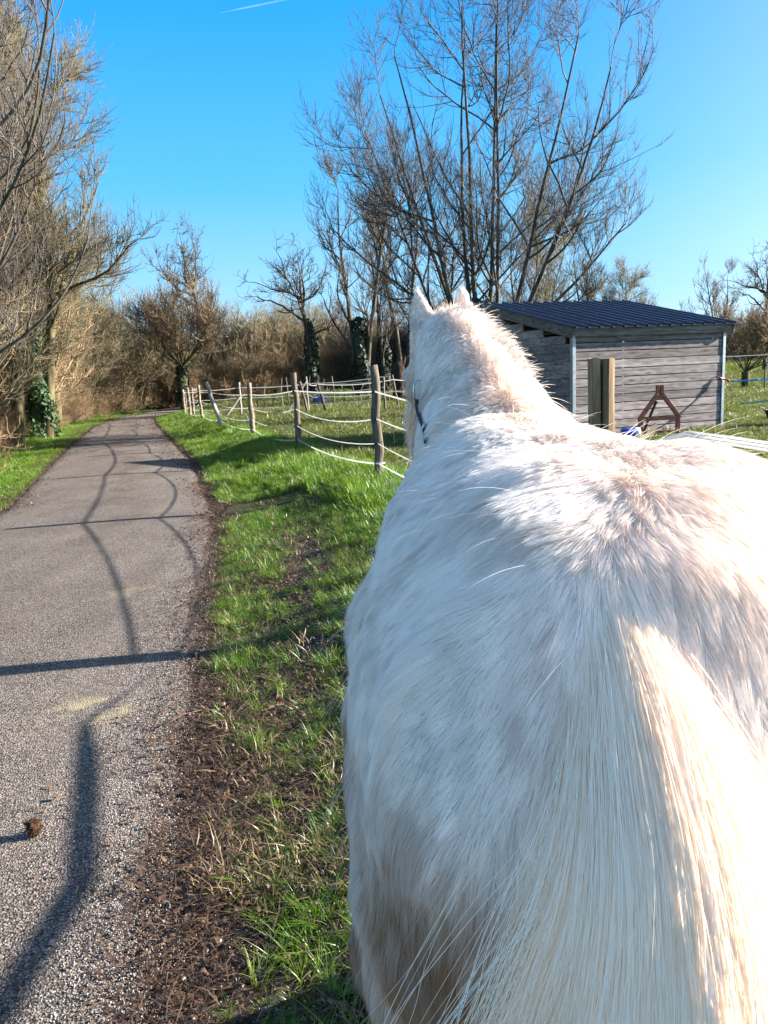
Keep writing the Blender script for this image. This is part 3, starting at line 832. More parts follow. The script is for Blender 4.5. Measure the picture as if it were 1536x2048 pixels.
def make_shed():
    A = Vector((3.53, 14.25, 0)); ang = math.radians(21)
    A.z = gz1(3.6, 14.3) - .02
    root = empty('field_shelter', A, 'grey plank horse shelter with a sloping navy ribbed metal roof', 'shed', rz=ang)
    W, Dp = 3.46, 3.0
    HF, HB = 1.85, 2.50            # wall heights front and back
    ph = .158
    n = 12
    def plank(name, c, size, axis='x'):
        mb = MB(); mb.box((0, 0, 0), size)
        o = mb.build(name, M['plank'], root, bevel=.004)
        o.location = c
        return o
    z = .0
    for i in range(n):
        z0 = i * ph
        h = ph if z0 + ph < HF + .06 else max(.03, HF + .06 - z0)
        o = plank('plank', (W / 2, .02 + random.uniform(-.006, .006), z0 + h / 2), (W - .07, .035, h - .015))
        if i == 1: o['label'] = 'brownish plank with strong grain near the ground'
    for i in range(15):
        z0 = i * ph
        # side walls follow the roof slope
        if z0 > HB: break
        t0 = 0 if z0 + ph <= HF else (z0 + ph - HF) / (HB - HF)
        y0 = .06 + t0 * Dp
        if y0 > Dp - .2: break
        for x in (.02, W - .02):
            o = plank('plank', (x, (y0 + Dp - .05) / 2, z0 + ph / 2), (.035, Dp - .05 - y0, ph - .005))
        plank('plank', (W / 2, Dp - .02, z0 + ph / 2), (W - .07, .035, ph - .005))
    # U shaped galvanised corner posts
    for (x, y) in ((-.005, -.012), (W + .005, -.012), (0, Dp), (W, Dp)):
        hh = HF if y < 1 else HB
        mb = MB()
        mb.box((x, y, hh / 2), (.055, .012, hh)); mb.box((x - .031, y + .035, hh / 2), (.007, .08, hh)); mb.box((x + .031, y + .035, hh / 2), (.007, .08, hh))
        mb.build('corner_post', M['galv'], root, bevel=.002)
    # fascia boards
    sl = math.atan2(HB - HF, Dp)
    fh = .155
    o = plank('fascia_board', (W / 2 + .02, -.075, HF + fh / 2), (W + .19, .035, fh)); o.data.materials[0] = M['fascia']
    for x in (-.085, W + .135):
        o = plank('fascia_board', (x, Dp / 2 - .02, (HF + HB) / 2 + fh / 2), (.035, (Dp + .20) / math.cos(sl), fh + .02)); o.data.materials[0] = M['fascia']
        o.rotation_euler = (sl, 0, 0)
    o = plank('fascia_board', (W / 2 + .02, Dp + .11, HB + fh / 2 + .02), (W + .19, .035, fh)); o.data.materials[0] = M['fascia']
    for x, zz in ((-.03, .04), (.05, .11), (W + .03, .06), (W + .09, .1)):
        mb = MB(); mb.tube([(x, -.093, HF + zz), (x, -.102, HF + zz)], .009, 8); mb.build('bolt', M['steel_dark'], root)
    for yy, zz in ((.02, .05), (.1, .08)):
        mb = MB(); mb.tube([(-.103, yy, HF + zz), (-.112, yy, HF + zz)], .009, 8); mb.build('bolt', M['steel_dark'], root)
    # rafters
    for x in (.5, 1.1, 1.7, 2.3, 2.8):
        o = plank('rafter', (x, Dp / 2, (HF + HB) / 2 + .06), (.05, Dp, .10)); o.rotation_euler = (sl, 0, 0)
    # roof sheets with trapezoid ribs
    x0, x1 = -.13, W + .30
    pitch = .262; nrib = int((x1 - x0) / pitch) + 1
    y0, y1 = -.17, Dp + .22
    per = 4
    nsheet = math.ceil(nrib / per)
    for s_ in range(nsheet):
        prof = []
        for k in range(per):
            bx = x0 + (s_ * per + k) * pitch
            if bx > x1 - .05: break
            prof += [(bx + .0, 0), (bx + .016, .042), (bx + .044, .042), (bx + .062, 0), (bx + .145, .0), (bx + .152, .006), (bx + .162, .006), (bx + .169, 0)]
        prof.append((prof[-8][0] + pitch, 0))
        mb = MB(); th = .004
        m_ = len(prof)
        zo = s_ * .0045
        for yy in (y0, (y0 + y1) / 2, y1):
            zz = HF + fh + .008 + (yy) * math.tan(sl) + .018
            for (px_, pz) in prof: mb.v.append((px_, yy, zz + pz + zo))
            for (px_, pz) in prof: mb.v.append((px_, yy, zz + pz + zo - th))
        for j in range(2):
            for k in range(m_ - 1):
                a = j * 2 * m_ + k
                mb.f.append((a, a + 1, a + 1 + 2 * m_, a + 2 * m_))
                a += m_
                mb.f.append((a, a + 2 * m_, a + 1 + 2 * m_, a + 1))
        for j in (0, 2):
            for k in range(m_ - 1):
                a = j * 2 * m_ + k
                q = (a, a + m_, a + m_ + 1, a + 1); mb.f.append(q if j == 0 else q[::-1])
        for k in (0, m_ - 1):
            for j in range(2):
                a = j * 2 * m_ + k
                q = (a, a + 2 * m_, a + 3 * m_, a + m_); mb.f.append(q if k == 0 else q[::-1])
        sh = mb.build('roof_sheet', M['roof'], root)
        scr = MB()
        for k in range(min(per, (m_ - 1) // 8)):
            bx = prof[k * 8 + 1][0] + .014
            for yy in (0.0, Dp * .33, Dp * .66, Dp * .98):
                zz = HF + fh + .026 + yy * math.tan(sl) + .042 + zo
                scr.tube([(bx, yy, zz), (bx, yy, zz + .012)], .009, 6)
        scr.build('roof_screws', M['roof'], sh)['kind'] = 'stuff'
    return root, ang, A

def shed_pt(root, x, y, z):
    root_m = Matrix.Translation(root.location) @ Matrix.Rotation(root.rotation_euler[2], 4, 'Z')
    return root_m @ Vector((x, y, z))

def make_yard(shed):
    # rusty A frame implement in front of the shed wall
    base = at_y(1318, 866, 14.3)
    base.z = gz1(base.x, base.y)
    fr = empty('implement_frame', base, 'rust red steel A frame farm attachment standing against the shed wall', 'farm implement', rz=math.radians(10))
    def bar(name, a, b, w, t, mt='rust', parent=fr):
        a, b = Vector(a), Vector(b); d = b - a
        mb = MB()
        u = Vector((0, 1, 0)); s = d.normalized().cross(u).normalized()
        for p in (a, b):
            for i, j in ((-.5, -.5), (.5, -.5), (.5, .5), (-.5, .5)):
                mb.v.append(tuple(p + s * (i * w) + u * (j * t)))
        mb.f = [(0, 1, 2, 3), (7, 6, 5, 4), (0, 4, 5, 1), (1, 5, 6, 2), (2, 6, 7, 3), (3, 7, 4, 0)]
        return mb.build(name, M[mt], parent, bevel=.004)
    bar('upright', (.37, 0, 0), (.37, 0, .33), .07, .07)
    bar('upright', (-.37, 0, 0), (-.37, 0, .33), .07, .07)
    bar('crossbar', (-.40, 0, .30), (.40, 0, .30), .065, .06)
    bar('lower_bar', (-.36, .05, .05), (.36, .05, .05), .05, .05)
    bar('leg', (.40, -.005, .30), (.045, -.005, .74), .065, .07)
    bar('leg', (-.40, -.005, .30), (-.045, -.005, .74), .065, .07)
    bar('link', (-.06, 0, .69), (.06, 0, .69), .07, .05)
    bar('brace', (-.26, .12, .03), (-.05, .02, .62), .04, .03, 'steel_dark')
    for x in (-.038, .038):
        mb = MB(); pts = []
        n = 9
        for sgn in (0, 1):
            for k in range(n):
                a = math.pi * k / (n - 1)
                mb.v.append((x + math.cos(a) * .028, -.03 + sgn * .06, .88 + math.sin(a) * .028))
            mb.v.append((x - .028, -.03 + sgn * .06, .70)); mb.v.append((x + .028, -.03 + sgn * .06, .70))
        m_ = n + 2
        mb.f.append(tuple(range(m_))[::-1]); mb.f.append(tuple(range(m_, 2 * m_)))
        for k in range(m_):
            k2 = (k + 1) % m_
            mb.f.append((k, k2, k2 + m_, k + m_))
        mb.build('hitch_plate', M['rust'], fr)
    mb = MB(); mb.tube([(-.08, 0, .86), (.08, 0, .86)], .012, 8); mb.build('hitch_pin', M['steel_dark'], fr)
    # blue and white container lying behind the horse
    p = at_y(1262, 868, 13.7)
    c = empty('container', (p.x, p.y, gz1(p.x, p.y)), 'blue plastic container with a white lid on the grass left of the rusty frame', 'container')
    c.scale = (.6, .6, .62)
    mb = MB(); n = 20
    mb.tube([(-.28, 0, .16), (-.26, 0, .16), (.06, 0, .16), (.08, 0, .16)], [.13, .155, .155, .14], n); mb.build('drum', M['blue'], c, True)
    mb = MB(); mb.tube([(.082, 0, .16), (.10, 0, .16), (.24, 0, .16), (.25, 0, .16)], [.15, .158, .158, .14], n); mb.build('lid', M['white'], c, True)
    # black trough at the right edge
    p = at_z(1545, 850, .25)
    t = empty('trough', (p.x + .2, p.y, gz1(p.x + .2, p.y)), 'black tapered rubber feed trough on the grass at the right edge', 'trough')
    mb = MB(); n = 24
    prof = [(.24, 0), (.34, .26), (.37, .27), (.37, .29), (.33, .29), (.23, .03)]
    for r_, z in prof:
        for k in range(n):
            a = 2 * math.pi * k / n
            mb.v.append((math.cos(a) * r_, math.sin(a) * r_ * .8, z))
    for j in range(len(prof) - 1):
        for k in range(n):
            a, b = j * n + k, j * n + (k + 1) % n
            mb.f.append((a, b, b + n, a + n))
    mb.f.append(tuple(range(n))[::-1]); mb.f.append(tuple((len(prof) - 1) * n + k for k in range(n)))
    mb.build('tub', M['black'], t, True)
    # gate handle and blue ropes at the right corner of the shed
    h = shed_pt(shed, 3.52, -.08, .92)
    gh = empty('gate_rope', h, 'blue rope gate with a red handle hooked at the shed corner', 'rope gate')
    mb = MB(); mb.tube([(-.19, -.03, .07), (-.17, -.03, .062), (-.16, -.03, .055), (-.02, -.02, .01), (0, -.02, 0), (.02, -.02, -.01)], [.012, .03, .018, .018, .03, .012], 12); mb.build('handle', M['red'], gh, True)
    hk = MB(); hk.tube([(-.19, -.03, .07), (-.24, -.02, .09), (-.26, .02, .085), (-.24, .05, .07)], .008, 6); hk.build('hook', M['steel_dark'], gh, True)
    e1 = at_y(1700, 742, 13.6) - h; e2 = at_y(1700, 762, 13.6) - h
    def rope(pts, r=.009):
        # twisted look: slight wobble
        P_ = []
        for i, p_ in enumerate(pts): P_.append(p_)
        mb = MB(); mb.tube(P_, r, 6, True, .25); return mb
    k1 = Vector((.55, -.05, -.005))
    rope([(.02, -.02, -.01)] + [Vector((.02, -.02, -.01)).lerp(k1, t_ / 6) + Vector((0, 0, .006 * math.sin(t_ * 2))) for t_ in range(1, 7)] + sag(k1, e1, .03, 10)[1:]).build('rope', M['rope'], gh)
    rope([(.02, -.02, -.015)] + [Vector((.02, -.02, -.015)).lerp(k1, t_ / 6) + Vector((0, 0, -.014 + .006 * math.cos(t_ * 2))) for t_ in range(1, 7)] + sag(k1 - Vector((0, 0, .01)), e2, .02, 10)[1:]).build('rope', M['rope'], gh)
    kn = MB(); kn.tube([k1 + Vector((-.05, 0, 0)), k1 + Vector((-.02, -.01, .01)), k1 + Vector((.02, .01, -.01)), k1 + Vector((.06, 0, 0))], [.012, .022, .024, .012], 8); kn.build('knot', M['rope'], gh, True)
    a = at_y(1482, 808, 13.2); b = at_y(1700, 765, 11.5)
    o = MB().tube(sag(a, b, .03, 10), .010, 6, True, .2).build('rope', M['rope'], None); tag(o, 'lower blue rope hanging above the grass near the black trough', 'rope')
    # flap of dark rubber hanging from handle hook casts the jagged shadow: a rag of netting
    rg = MB()
    # blue tub far away in the pasture
    p = at_z(640, 806, .28)
    b0 = empty('blue_tub', (p.x, p.y, gz1(p.x, p.y)), 'crumpled bright blue tub in the far pasture by the slanting post', 'tub')
    b0.scale = (.75, .75, .7)
    mb = MB(); n = 16
    prof = [(.34, 0), (.46, .18), (.40, .34), (.22, .44), (.05, .46)]
    rr_ = random.Random(4)
    for r_, z in prof:
        for k in range(n):
            a = 2 * math.pi * k / n
            q = r_ * rr_.uniform(.85, 1.12)
            mb.v.append((math.cos(a) * q * 1.1, math.sin(a) * q * .7, z * rr_.uniform(.9, 1.05)))
    for j in range(len(prof) - 1):
        for k in range(n):
            a, b = j * n + k, j * n + (k + 1) % n
            mb.f.append((a, b, b + n, a + n))
    mb.f.append(tuple((len(prof) - 1) * n + k for k in range(n)))
    mb.build('tub', M['blue'], b0)
    MB().box((0, -.32, .10), (.5, .03, .05)).build('rim', M['white'], b0)
    # horse dropping on the road
    p = at_z(70, 1668, .03)
    bm_ = bmesh.new(); bmesh.ops.create_icosphere(bm_, subdivisions=3, radius=1)
    me = bpy.data.meshes.new('dung_clump'); 
    vs = np.array([v.co[:] for v in bm_.verts]); fs = np.array([[v.index for v in f.verts] for f in bm_.faces]); bm_.free()
    d = 1 + .34 * snoise(vs, .8, 91, 3) + .22 * snoise(vs, 3.0, 92, 2)
    vs = vs * d[:, None] * np.array([.021, .019, .032]) + np.array([0, 0, .026])
    fib = []
    V = [vs]; Fs = [fs]; off = len(vs)
    for k in range(700):
        u = RNG.normal(size=3); u /= np.linalg.norm(u)
        c = u * np.array([.021, .019, .032]) + np.array([0, 0, .026])
        e = c + u * .005 + RNG.normal(0, .010, 3); s_ = np.cross(u, RNG.normal(size=3)) * .0012
        V.append(np.array([c - s_, c + s_, e])); Fs.append(np.array([[off, off + 1, off + 2]])); off += 3
    mtd = simple_mat('dung_fibre', (.025, .013, .006), (.10, .052, .024), 70, .95, bmp=.6, dist=.003)
    o = bpy.data.objects.new('dung_clump', np_mesh('dung_clump', np.concatenate(V), np.concatenate(Fs), mtd)); o.location = (p.x, p.y, .028); link(o)
    tag(o, 'small fibrous brown horse dropping standing on the asphalt', 'dung')
    # long dead stems over the verge
    for k, (x0, y0, x1, y1, lb) in enumerate((((570), 1312, 662, 1326, 'thin reddish stem lying on the verge beside the horse flank'), (640, 1968, 700, 1950, 'thick brown twig lying by the horse at the bottom edge'),
                                             (320, 1420, 400, 1380, 'long thin root stretching from the verge onto the asphalt'), (672, 1975, 722, 2030, 'slender red stem at the bottom edge under the horse'))):
        a, b = at_z(x0, y0, .12), at_z(x1, y1, .15)
        if k == 2: a.z = .04; b.z = .05
        else:
            a.z = gz1(a.x, a.y) + .02; b.z = gz1(b.x, b.y) + .03
        m_ = a.lerp(b, .5) + Vector((0, .012, .012))
        o = MB().tube([a, a.lerp(m_, .6), m_, m_.lerp(b, .5) + Vector((0, -.004, 0)), b], [.002, .0025, .0028, .0022, .001], 6).build('twig', simple_mat('twig_bark', (.10, .045, .025), (.24, .13, .08), 60, .8, bmp=0), None, True)
        tag(o, lb, 'twig')
# ------------------------------------------------------------------ bare winter trees
def bark_mat(name, c0, c1, c2):
    mt, nt, b, out = new_mat(name)
    v = coords(nt, (1, 1, .35))
    f = noise(nt, v, 7, 6, .65)
    g = noise(nt, coords(nt), .8, 3, .5)
    col = ramp(nt, f, [(.3, c0), (.5, c1), (.7, c2)])
    nt.links.new(mixc(nt, .5, col, ramp(nt, g, [(.35, (.6, .62, .5)), (.65, (1.15, 1.1, 1.05))]), 'MULTIPLY'), b.inputs['Base Color'])
    b.inputs['Roughness'].default_value = .9; b.inputs['Specular IOR Level'].default_value = .15
    bump(nt, b, f, .7, .02)
    return mt

def bezier_path(p0, d0, L, n, rng, wander, trop, sagk=0.0):
    """polyline that wanders and bends upward (trop > 0)"""
    pts = [p0]; d = d0 / np.linalg.norm(d0); step = L / n
    for i in range(n):
        d = d + rng.normal(0, wander, 3) + np.array([0, 0, trop * (i + 1) / n - sagk * (1 - i / n)])
        d = d / np.linalg.norm(d)
        pts.append(pts[-1] + d * step)
    return np.array(pts)

class Tree:
    """collects branch polylines by thickness"""
    def __init__(s, seed): s.rng = np.random.default_rng(seed); s.thick = []; s.thin = []
    def add(s, P, r0, r1, cut):
        R = np.linspace(r0, r1, len(P))
        (s.thick if r0 > cut else s.thin).append((P, R))
    def grow(s, P, R, level, spec):
        """children along an existing branch"""
        sp = spec[level]
        rng = s.rng
        seg = np.linalg.norm(np.diff(P, axis=0), axis=1); cum = np.concatenate([[0], np.cumsum(seg)]); Lp = cum[-1]
        n = max(1, int(rng.poisson(sp['n'] * (Lp / sp['ref'] if 'ref' in sp else 1))))
        ts = np.sort(rng.uniform(sp.get('t0', .25), 1.0, n))
        ts[-1] = 1.0
        for t in ts:
            i = min(int(np.searchsorted(cum, t * Lp)) , len(P) - 1); i = max(i, 1)
            f = (t * Lp - cum[i - 1]) / max(seg[i - 1], 1e-6)
            p = P[i - 1] + (P[i] - P[i - 1]) * f; r = R[i - 1] + (R[i] - R[i - 1]) * f
            d = (P[i] - P[i - 1]) / max(seg[i - 1], 1e-6)
            ax = rng.normal(size=3); ax -= d * ax.dot(d); ax /= np.linalg.norm(ax)
            a = math.radians(rng.normal(sp['ang'], sp.get('angv', 10)))
            if t == 1.0: a *= .4
            nd_ = d * math.cos(a) + ax * math.sin(a)
            if nd_[2] < -.15 and not sp.get('droop'): nd_[2] *= .2
            L = sp['len'] * rng.uniform(.6, 1.2) * (1 - sp.get('tap', .45) * t)
            r0 = min(r * .75, sp['rad'])
            r0 = max(r0, sp.get('rmin', .004))
            n_ = sp.get('seg', 5)
            Q = bezier_path(p, nd_, L, n_, rng, sp.get('wander', .12), sp.get('trop', .25), sp.get('sag', 0))
            r1 = max(r0 * .35, sp.get('rend', .003))
            s.add(Q, r0, r1, spec['cut'])
            if level + 1 < spec['levels']:
                s.grow(Q, np.linspace(r0, r1, len(Q)), level + 1, spec)
    @staticmethod
    def tubes(branches, sides):
        """vectorised tube meshes for polylines grouped by length"""
        Vs, Fs, off = [], [], 0
        by = {}
        for P, R in branches: by.setdefault(len(P), []).append((P, R))
        for n, lst in by.items():
            P = np.array([a for a, b in lst]); R = np.array([b for a, b in lst])
            T = np.gradient(P, axis=1); T /= np.linalg.norm(T, axis=2)[:, :, None] + 1e-9
            ref = np.where(np.abs(T[:, :1, 2:3]) > .8, np.array([1.0, 0, 0]), np.array([0, 0, 1.0]))
            U = np.cross(T, np.broadcast_to(ref, T.shape)); U /= np.linalg.norm(U, axis=2)[:, :, None] + 1e-9
            W = np.cross(T, U)
            an = np.arange(sides) * 2 * math.pi / sides
            V = P[:, :, None, :] + (U[:, :, None, :] * np.cos(an)[None, None, :, None] + W[:, :, None, :] * np.sin(an)[None, None, :, None]) * R[:, :, None, None]
            m = len(lst)
            idx = np.arange(m * n * sides).reshape(m, n, sides) + off
            a = idx[:, :-1, :]; b = np.roll(a, -1, axis=2); c = idx[:, 1:, :]; d = np.roll(c, -1, axis=2)
            Fs.append(np.stack([a, b, d, c], -1).reshape(-1, 4)); Vs.append(V.reshape(-1, 3)); off += m * n * sides
        if not Vs: return np.zeros((0, 3)), np.zeros((0, 4), int)
        return np.concatenate(Vs), np.concatenate(Fs)
    def meshes(s, name, mt_b, mt_t):
        V1, F1 = s.tubes(s.thick, 7); V2, F2 = s.tubes(s.thin, 3)
        return np_mesh(name + '_trunk', V1, F1, mt_b, True), np_mesh(name + '_twigs', V2, F2, mt_t, False)

def ash_tree(seed, H, stems, spread, spec, base_r=.2, fork=.12, wob=.05):
    """several stems fanning from a low fork"""
    t = Tree(seed); rng = t.rng
    for k, (ax, lean, Ls) in enumerate(stems):
        d = np.array([math.sin(math.radians(lean)) * math.cos(ax), math.sin(math.radians(lean)) * math.sin(ax), math.cos(math.radians(lean))])
        p0 = np.array([math.cos(ax) * .12, math.sin(ax) * .12, -.1])
        P = bezier_path(p0, d, H * Ls, 12, rng, wob, .05)
        r0 = base_r * rng.uniform(.8, 1.1) * (.6 + .4 * Ls)
        t.add(P, r0, .02, 0)
        t.grow(P, np.linspace(r0, .02, len(P)), 0, spec)
    return t

def spec_for(scale, dens=1.0, levels=4, up=.35, fine=.006, wander=.12, ang=38, droop=False):
    return {'levels': levels, 'cut': .022 * scale, 
            0: dict(n=11 * dens, ang=ang, len=3.4 * scale, rad=.075 * scale, t0=.22, tap=.55, trop=up, seg=8, wander=wander, rmin=.02 * scale, rend=.012 * scale, droop=droop),
            1: dict(n=6.5 * dens, ang=40, len=1.5 * scale, rad=.03 * scale, t0=.18, tap=.4, trop=up, seg=5, wander=wander, rmin=fine * 1.8, rend=fine, droop=droop),
            2: dict(n=5 * dens, ang=42, len=.75 * scale, rad=.014 * scale, t0=.15, tap=.35, trop=up * 1.2, seg=4, wander=wander * 1.2, rmin=fine * 1.2, rend=fine * .7),
            3: dict(n=3.2 * dens, ang=40, len=.34 * scale, rad=.008 * scale, t0=.1, tap=.3, trop=up * 1.6, seg=3, wander=wander * 1.3, rmin=fine, rend=fine * .5)}

def ivy_leaves(n, pts_fn, size, seed):
    r = np.random.default_rng(seed)
    C, Nn = pts_fn(n, r)
    A = np.cross(Nn, r.normal(size=(n, 3))); A /= np.linalg.norm(A, axis=1)[:, None]
    Nn = Nn + r.normal(0, .45, (n, 3)); Nn /= np.linalg.norm(Nn, axis=1)[:, None]
    A -= Nn * (A * Nn).sum(1)[:, None]; A /= np.linalg.norm(A, axis=1)[:, None]
    B = np.cross(Nn, A)
    s = size * r.uniform(.6, 1.3, n)[:, None]
    V = np.stack([C - A * s, C - B * s * .8, C + A * s * 1.1, C + B * s * .8], 1).reshape(-1, 3)
    F = np.arange(4 * n).reshape(n, 4)
    return V, F

def make_trees():
    grey = bark_mat('bark_grey', (0.036, 0.030, 0.024), (0.088, 0.076, 0.060), (0.160, 0.144, 0.120))
    olive = bark_mat('bark_olive', (0.040, 0.034, 0.016), (0.104, 0.088, 0.044), (0.192, 0.168, 0.096))
    twig_grey = simple_mat('twigs_grey', (.055, .045, .038), (.13, .108, .092), 2.5, .8, bmp=0)
    twig_olive = simple_mat('twigs_olive', (0.112, 0.092, 0.048), (0.256, 0.216, 0.128), 2.5, .8, bmp=0)
    twig_brown = simple_mat('twigs_brown', (.15, .098, .052), (.36, .255, .145), 2.5, .8, bmp=0)
    twig_dark = simple_mat('twigs_dark', (0.048, 0.038, 0.029), (0.120, 0.096, 0.072), 2.5, .8, bmp=0)
    twig_dusk = simple_mat('twigs_dusk', (.055, .045, .042), (.12, .10, .095), 2.5, .8, bmp=0)
    ivy = leaf_mat('ivy_leaves', (0.010, 0.028, 0.006), (0.024, 0.068, 0.012), (0.048, 0.120, 0.024), .3, .7)
    ivy_dark = leaf_mat('ivy_leaves_dark', (0.006, 0.014, 0.006), (0.012, 0.028, 0.010), (0.024, 0.048, 0.016), .25, .7)
    CNT = [0]
    def place(name, mts, loc, label, cat='tree', group=None, rz=0, sc=1.0, sz=None):
        root = empty(name, loc, label, cat, group, rz)
        a = link(bpy.data.objects.new('trunk', mts[0]), root)
        b = link(bpy.data.objects.new('crown', mts[1]), root)
        for o in (a, b): o.scale = (sc, sc, sz or sc)
        return root
    def add_ivy(root, h0, h1, rad, n, size, mat, seed, wob=.3, axis=None):
        def fn(n, r):
            t = r.random(n); a = r.uniform(0, 6.28, n)
            k = rad * (1 + wob * np.sin(t * 9 + a * 2)) * (.75 + .3 * r.random(n)) * (1.1 - .45 * t)
            cx = np.zeros(n) if axis is None else axis[0] * t
            cy = np.zeros(n) if axis is None else axis[1] * t
            C = np.stack([cx + np.cos(a) * k, cy + np.sin(a) * k, h0 + (h1 - h0) * t], 1)
            return C, np.stack([np.cos(a), np.sin(a), .25 + 0 * a], 1)
        V, F = ivy_leaves(n, fn, size, seed)
        link(bpy.data.objects.new('ivy', np_mesh('ivy', V, F, mat)), root)

    # --- the big multi-stemmed tree behind the shed
    D2 = math.pi / 180
    sp = spec_for(1.0, 1.0, 4, .22, .0050, .10, 46)
    sp[0].update(len=4.4, t0=.24, n=10, rad=.036, tap=.62, rmin=.013); sp[1].update(rad=.014, n=9, len=1.7, ang=46)
    stems = []
    for k, (ax, ln, Ls) in enumerate(((-1, 25, .93), (-1, 18, 1.0), (-1, 11, 1.02), (-1, 5, 1.05), (1, 1, 1.05), (1, 6, 1.05), (1, 12, 1.03), (1, 18, .98), (1, 24, .9))):
        stems.append(((180 if ax < 0 else 0) * D2 + random.uniform(-.9, .9), ln, Ls))
    big = ash_tree(12, 10.7, stems, 0, sp, .092, wob=.03)
    sp2 = spec_for(1.0, .8, 4, .30, .0050, .085, 40); sp2[0].update(len=1.9, t0=.35, n=8, rad=.03, rmin=.012); sp2[1].update(rad=.012, len=1.0)
    for (d, L, z, r) in (((1, -.1, .52), 5.8, 1.5, .085), ((-1, .1, .34), 5.4, 2.3, .06)):
        P = bezier_path(np.array([0, 0, z]), np.array(d, float), L, 10, big.rng, .06, .06)
        big.add(P, r, .018, 0); big.grow(P, np.linspace(r, .018, len(P)), 0, sp2)
    mb_ = big.meshes('big_ash', grey, twig_dusk)
    p = at_y(962, 700, 24.0)
    rt = place('bare_tree', mb_, (p.x, 24.0, gz1(p.x, 24)), 'huge many stemmed bare tree rising behind the shed and the horse\'s ears', rz=0)
    add_ivy(rt, 0, 3.4, .34, 1800, .045, ivy_dark, 3)

    # --- shared tree meshes
    spM = spec_for(.9, 1.0, 4, .30, .009, .12, 38)
    m1 = ash_tree(21, 9.0, [(170 * D2, 7, 1.0), (10 * D2, 6, 1.05)], 0, spM, .16).meshes('twin', grey, twig_dark)
    spO = spec_for(1.0, 1.0, 4, .12, .010, .26, 55)
    oak = Tree(31)
    P = bezier_path(np.array([0, 0, -.1]), np.array([0, 0, 1.0]), 6.2, 8, oak.rng, .05, .1); oak.add(P, .20, .05, 0)
    spO[0].update(t0=.52, n=10, len=3.4, tap=.3, wander=.22)
    oak.grow(P, np.linspace(.20, .05, len(P)), 0, spO)
    m2 = oak.meshes('oak', grey, twig_dark)
    # spreading roadside tree, dense
    spL = spec_for(1.0, 1.5, 4, .20, .0065, .13, 50)
    spL[0].update(t0=.22, len=4.0, n=17, rad=.05); spL[1].update(rad=.018)
    m3 = ash_tree(41, 9.5, [(150 * D2, 6, 1.0), (330 * D2, 9, .9)], 0, spL, .17).meshes('spreading', olive, twig_olive)
    # drooping grey giant at the left edge
    spG = spec_for(1.0, 1.05, 4, .34, .0055, .09, 44)
    spG[0].update(len=4.5, n=15, rad=.038, t0=.16); spG[1].update(rad=.016, len=1.6)
    m4 = ash_tree(51, 14.5, [(0, 9, 1.0), (120 * D2, 7, 1.0), (240 * D2, 8, .95), (10 * D2, 15, .85), (90 * D2, 14, .8), (330 * D2, 17, .75), (180 * D2, 12, .9)], 0, spG, .11, wob=.035).meshes('giant', grey, twig_grey)
    # small dense shrubs / coppice for thickets
    def shrub(seed, H, n, mt, fine=.007, lean=22, dens=1.0):
        spS = spec_for(.62, dens, 3, .15, fine, .2, 42); spS['cut'] = .02
        spS[0].update(len=1.5, n=9, rad=.02, rmin=fine * 1.6, rend=fine); spS[1].update(len=.75, n=6, rmin=fine, rend=fine * .7); spS[2].update(len=.34, n=4, rmin=fine * .8, rend=fine * .5)
        r = np.random.default_rng(seed)
        st = [(r.uniform(0, 6.28), abs(r.normal(0, lean)), r.uniform(.6, 1.05)) for _ in range(n)]
        t = ash_tree(seed, H, st, 0, spS, .045)
        V1, F1 = t.tubes(t.thick, 5); V2, F2 = t.tubes(t.thin, 3)
        return bpy.data.objects.new('shrub_source', np_mesh('shrub', np.concatenate([V1, V2]), np.concatenate([F1, F2 + len(V1)]), mt))
    sA = shrub(61, 4.2, 9, twig_olive); sB = shrub(62, 4.0, 9, twig_brown); sC = shrub(63, 5.5, 8, twig_dark, .011, 16); sD = shrub(64, 2.2, 16, twig_brown, .006, 35, .8); sE = shrub(65, 5.0, 8, twig_olive, .010, 14)

    # --- left side of the road
    def xe(y): return float(xl(np.array([y]))[0])
    L_ = [(m4, (-10.0, 19.5), 'second tall grey tree behind the corner tree, its twigs spreading right into the sky', 2.1, .9, .8),
          (m4, (-8.0, 14.2), 'tall grey tree with upturned twigs towering over the upper left corner', 2.6, 1.12, 1.0),
          (m3, (-10.9, 23.0), 'olive barked tree whose low branches reach out over the left verge', 4.4, 1.3, 1.2),
          (m3, (-12.0, 21.0), 'mossy barked spreading tree at the left edge of the thicket', 1.2, 1.0, 1.05),
          (m3, (-11.0, 25.5), 'spreading tree with an ivy column beside the left verge', 3.6, 1.22, 1.2),
          (m3, (-13.2, 32.0), 'round crowned tree leaning over the bend from the left thicket', 5.1, 1.1, 1.0),
          (m3, (-15.0, 39.0), 'bushy tree directly left of the road bend', 2.3, 1.0, .8)]
    roots = []
    for mts, (x, y), lb, rz, sc, sz in L_:
        roots.append(place('bare_tree', mts, (x, y, gz1(x, y)), lb, rz=rz, sc=sc, sz=sz))
    add_ivy(roots[4], 0, 3.6, .42, 5200, .055, ivy, 5, .35)
    # pollard with ivy by the first stakes
    pol = Tree(71)
    P = bezier_path(np.array([0, 0, -.1]), np.array([.02, 0, 1.0]), 2.6, 5, pol.rng, .03, 0); pol.add(P, .30, .26, 0)
    spP = spec_for(.9, 1.0, 3, .22, .011, .13, 36); spP[0].update(n=9, t0=.3, len=2.3, rmin=.025)
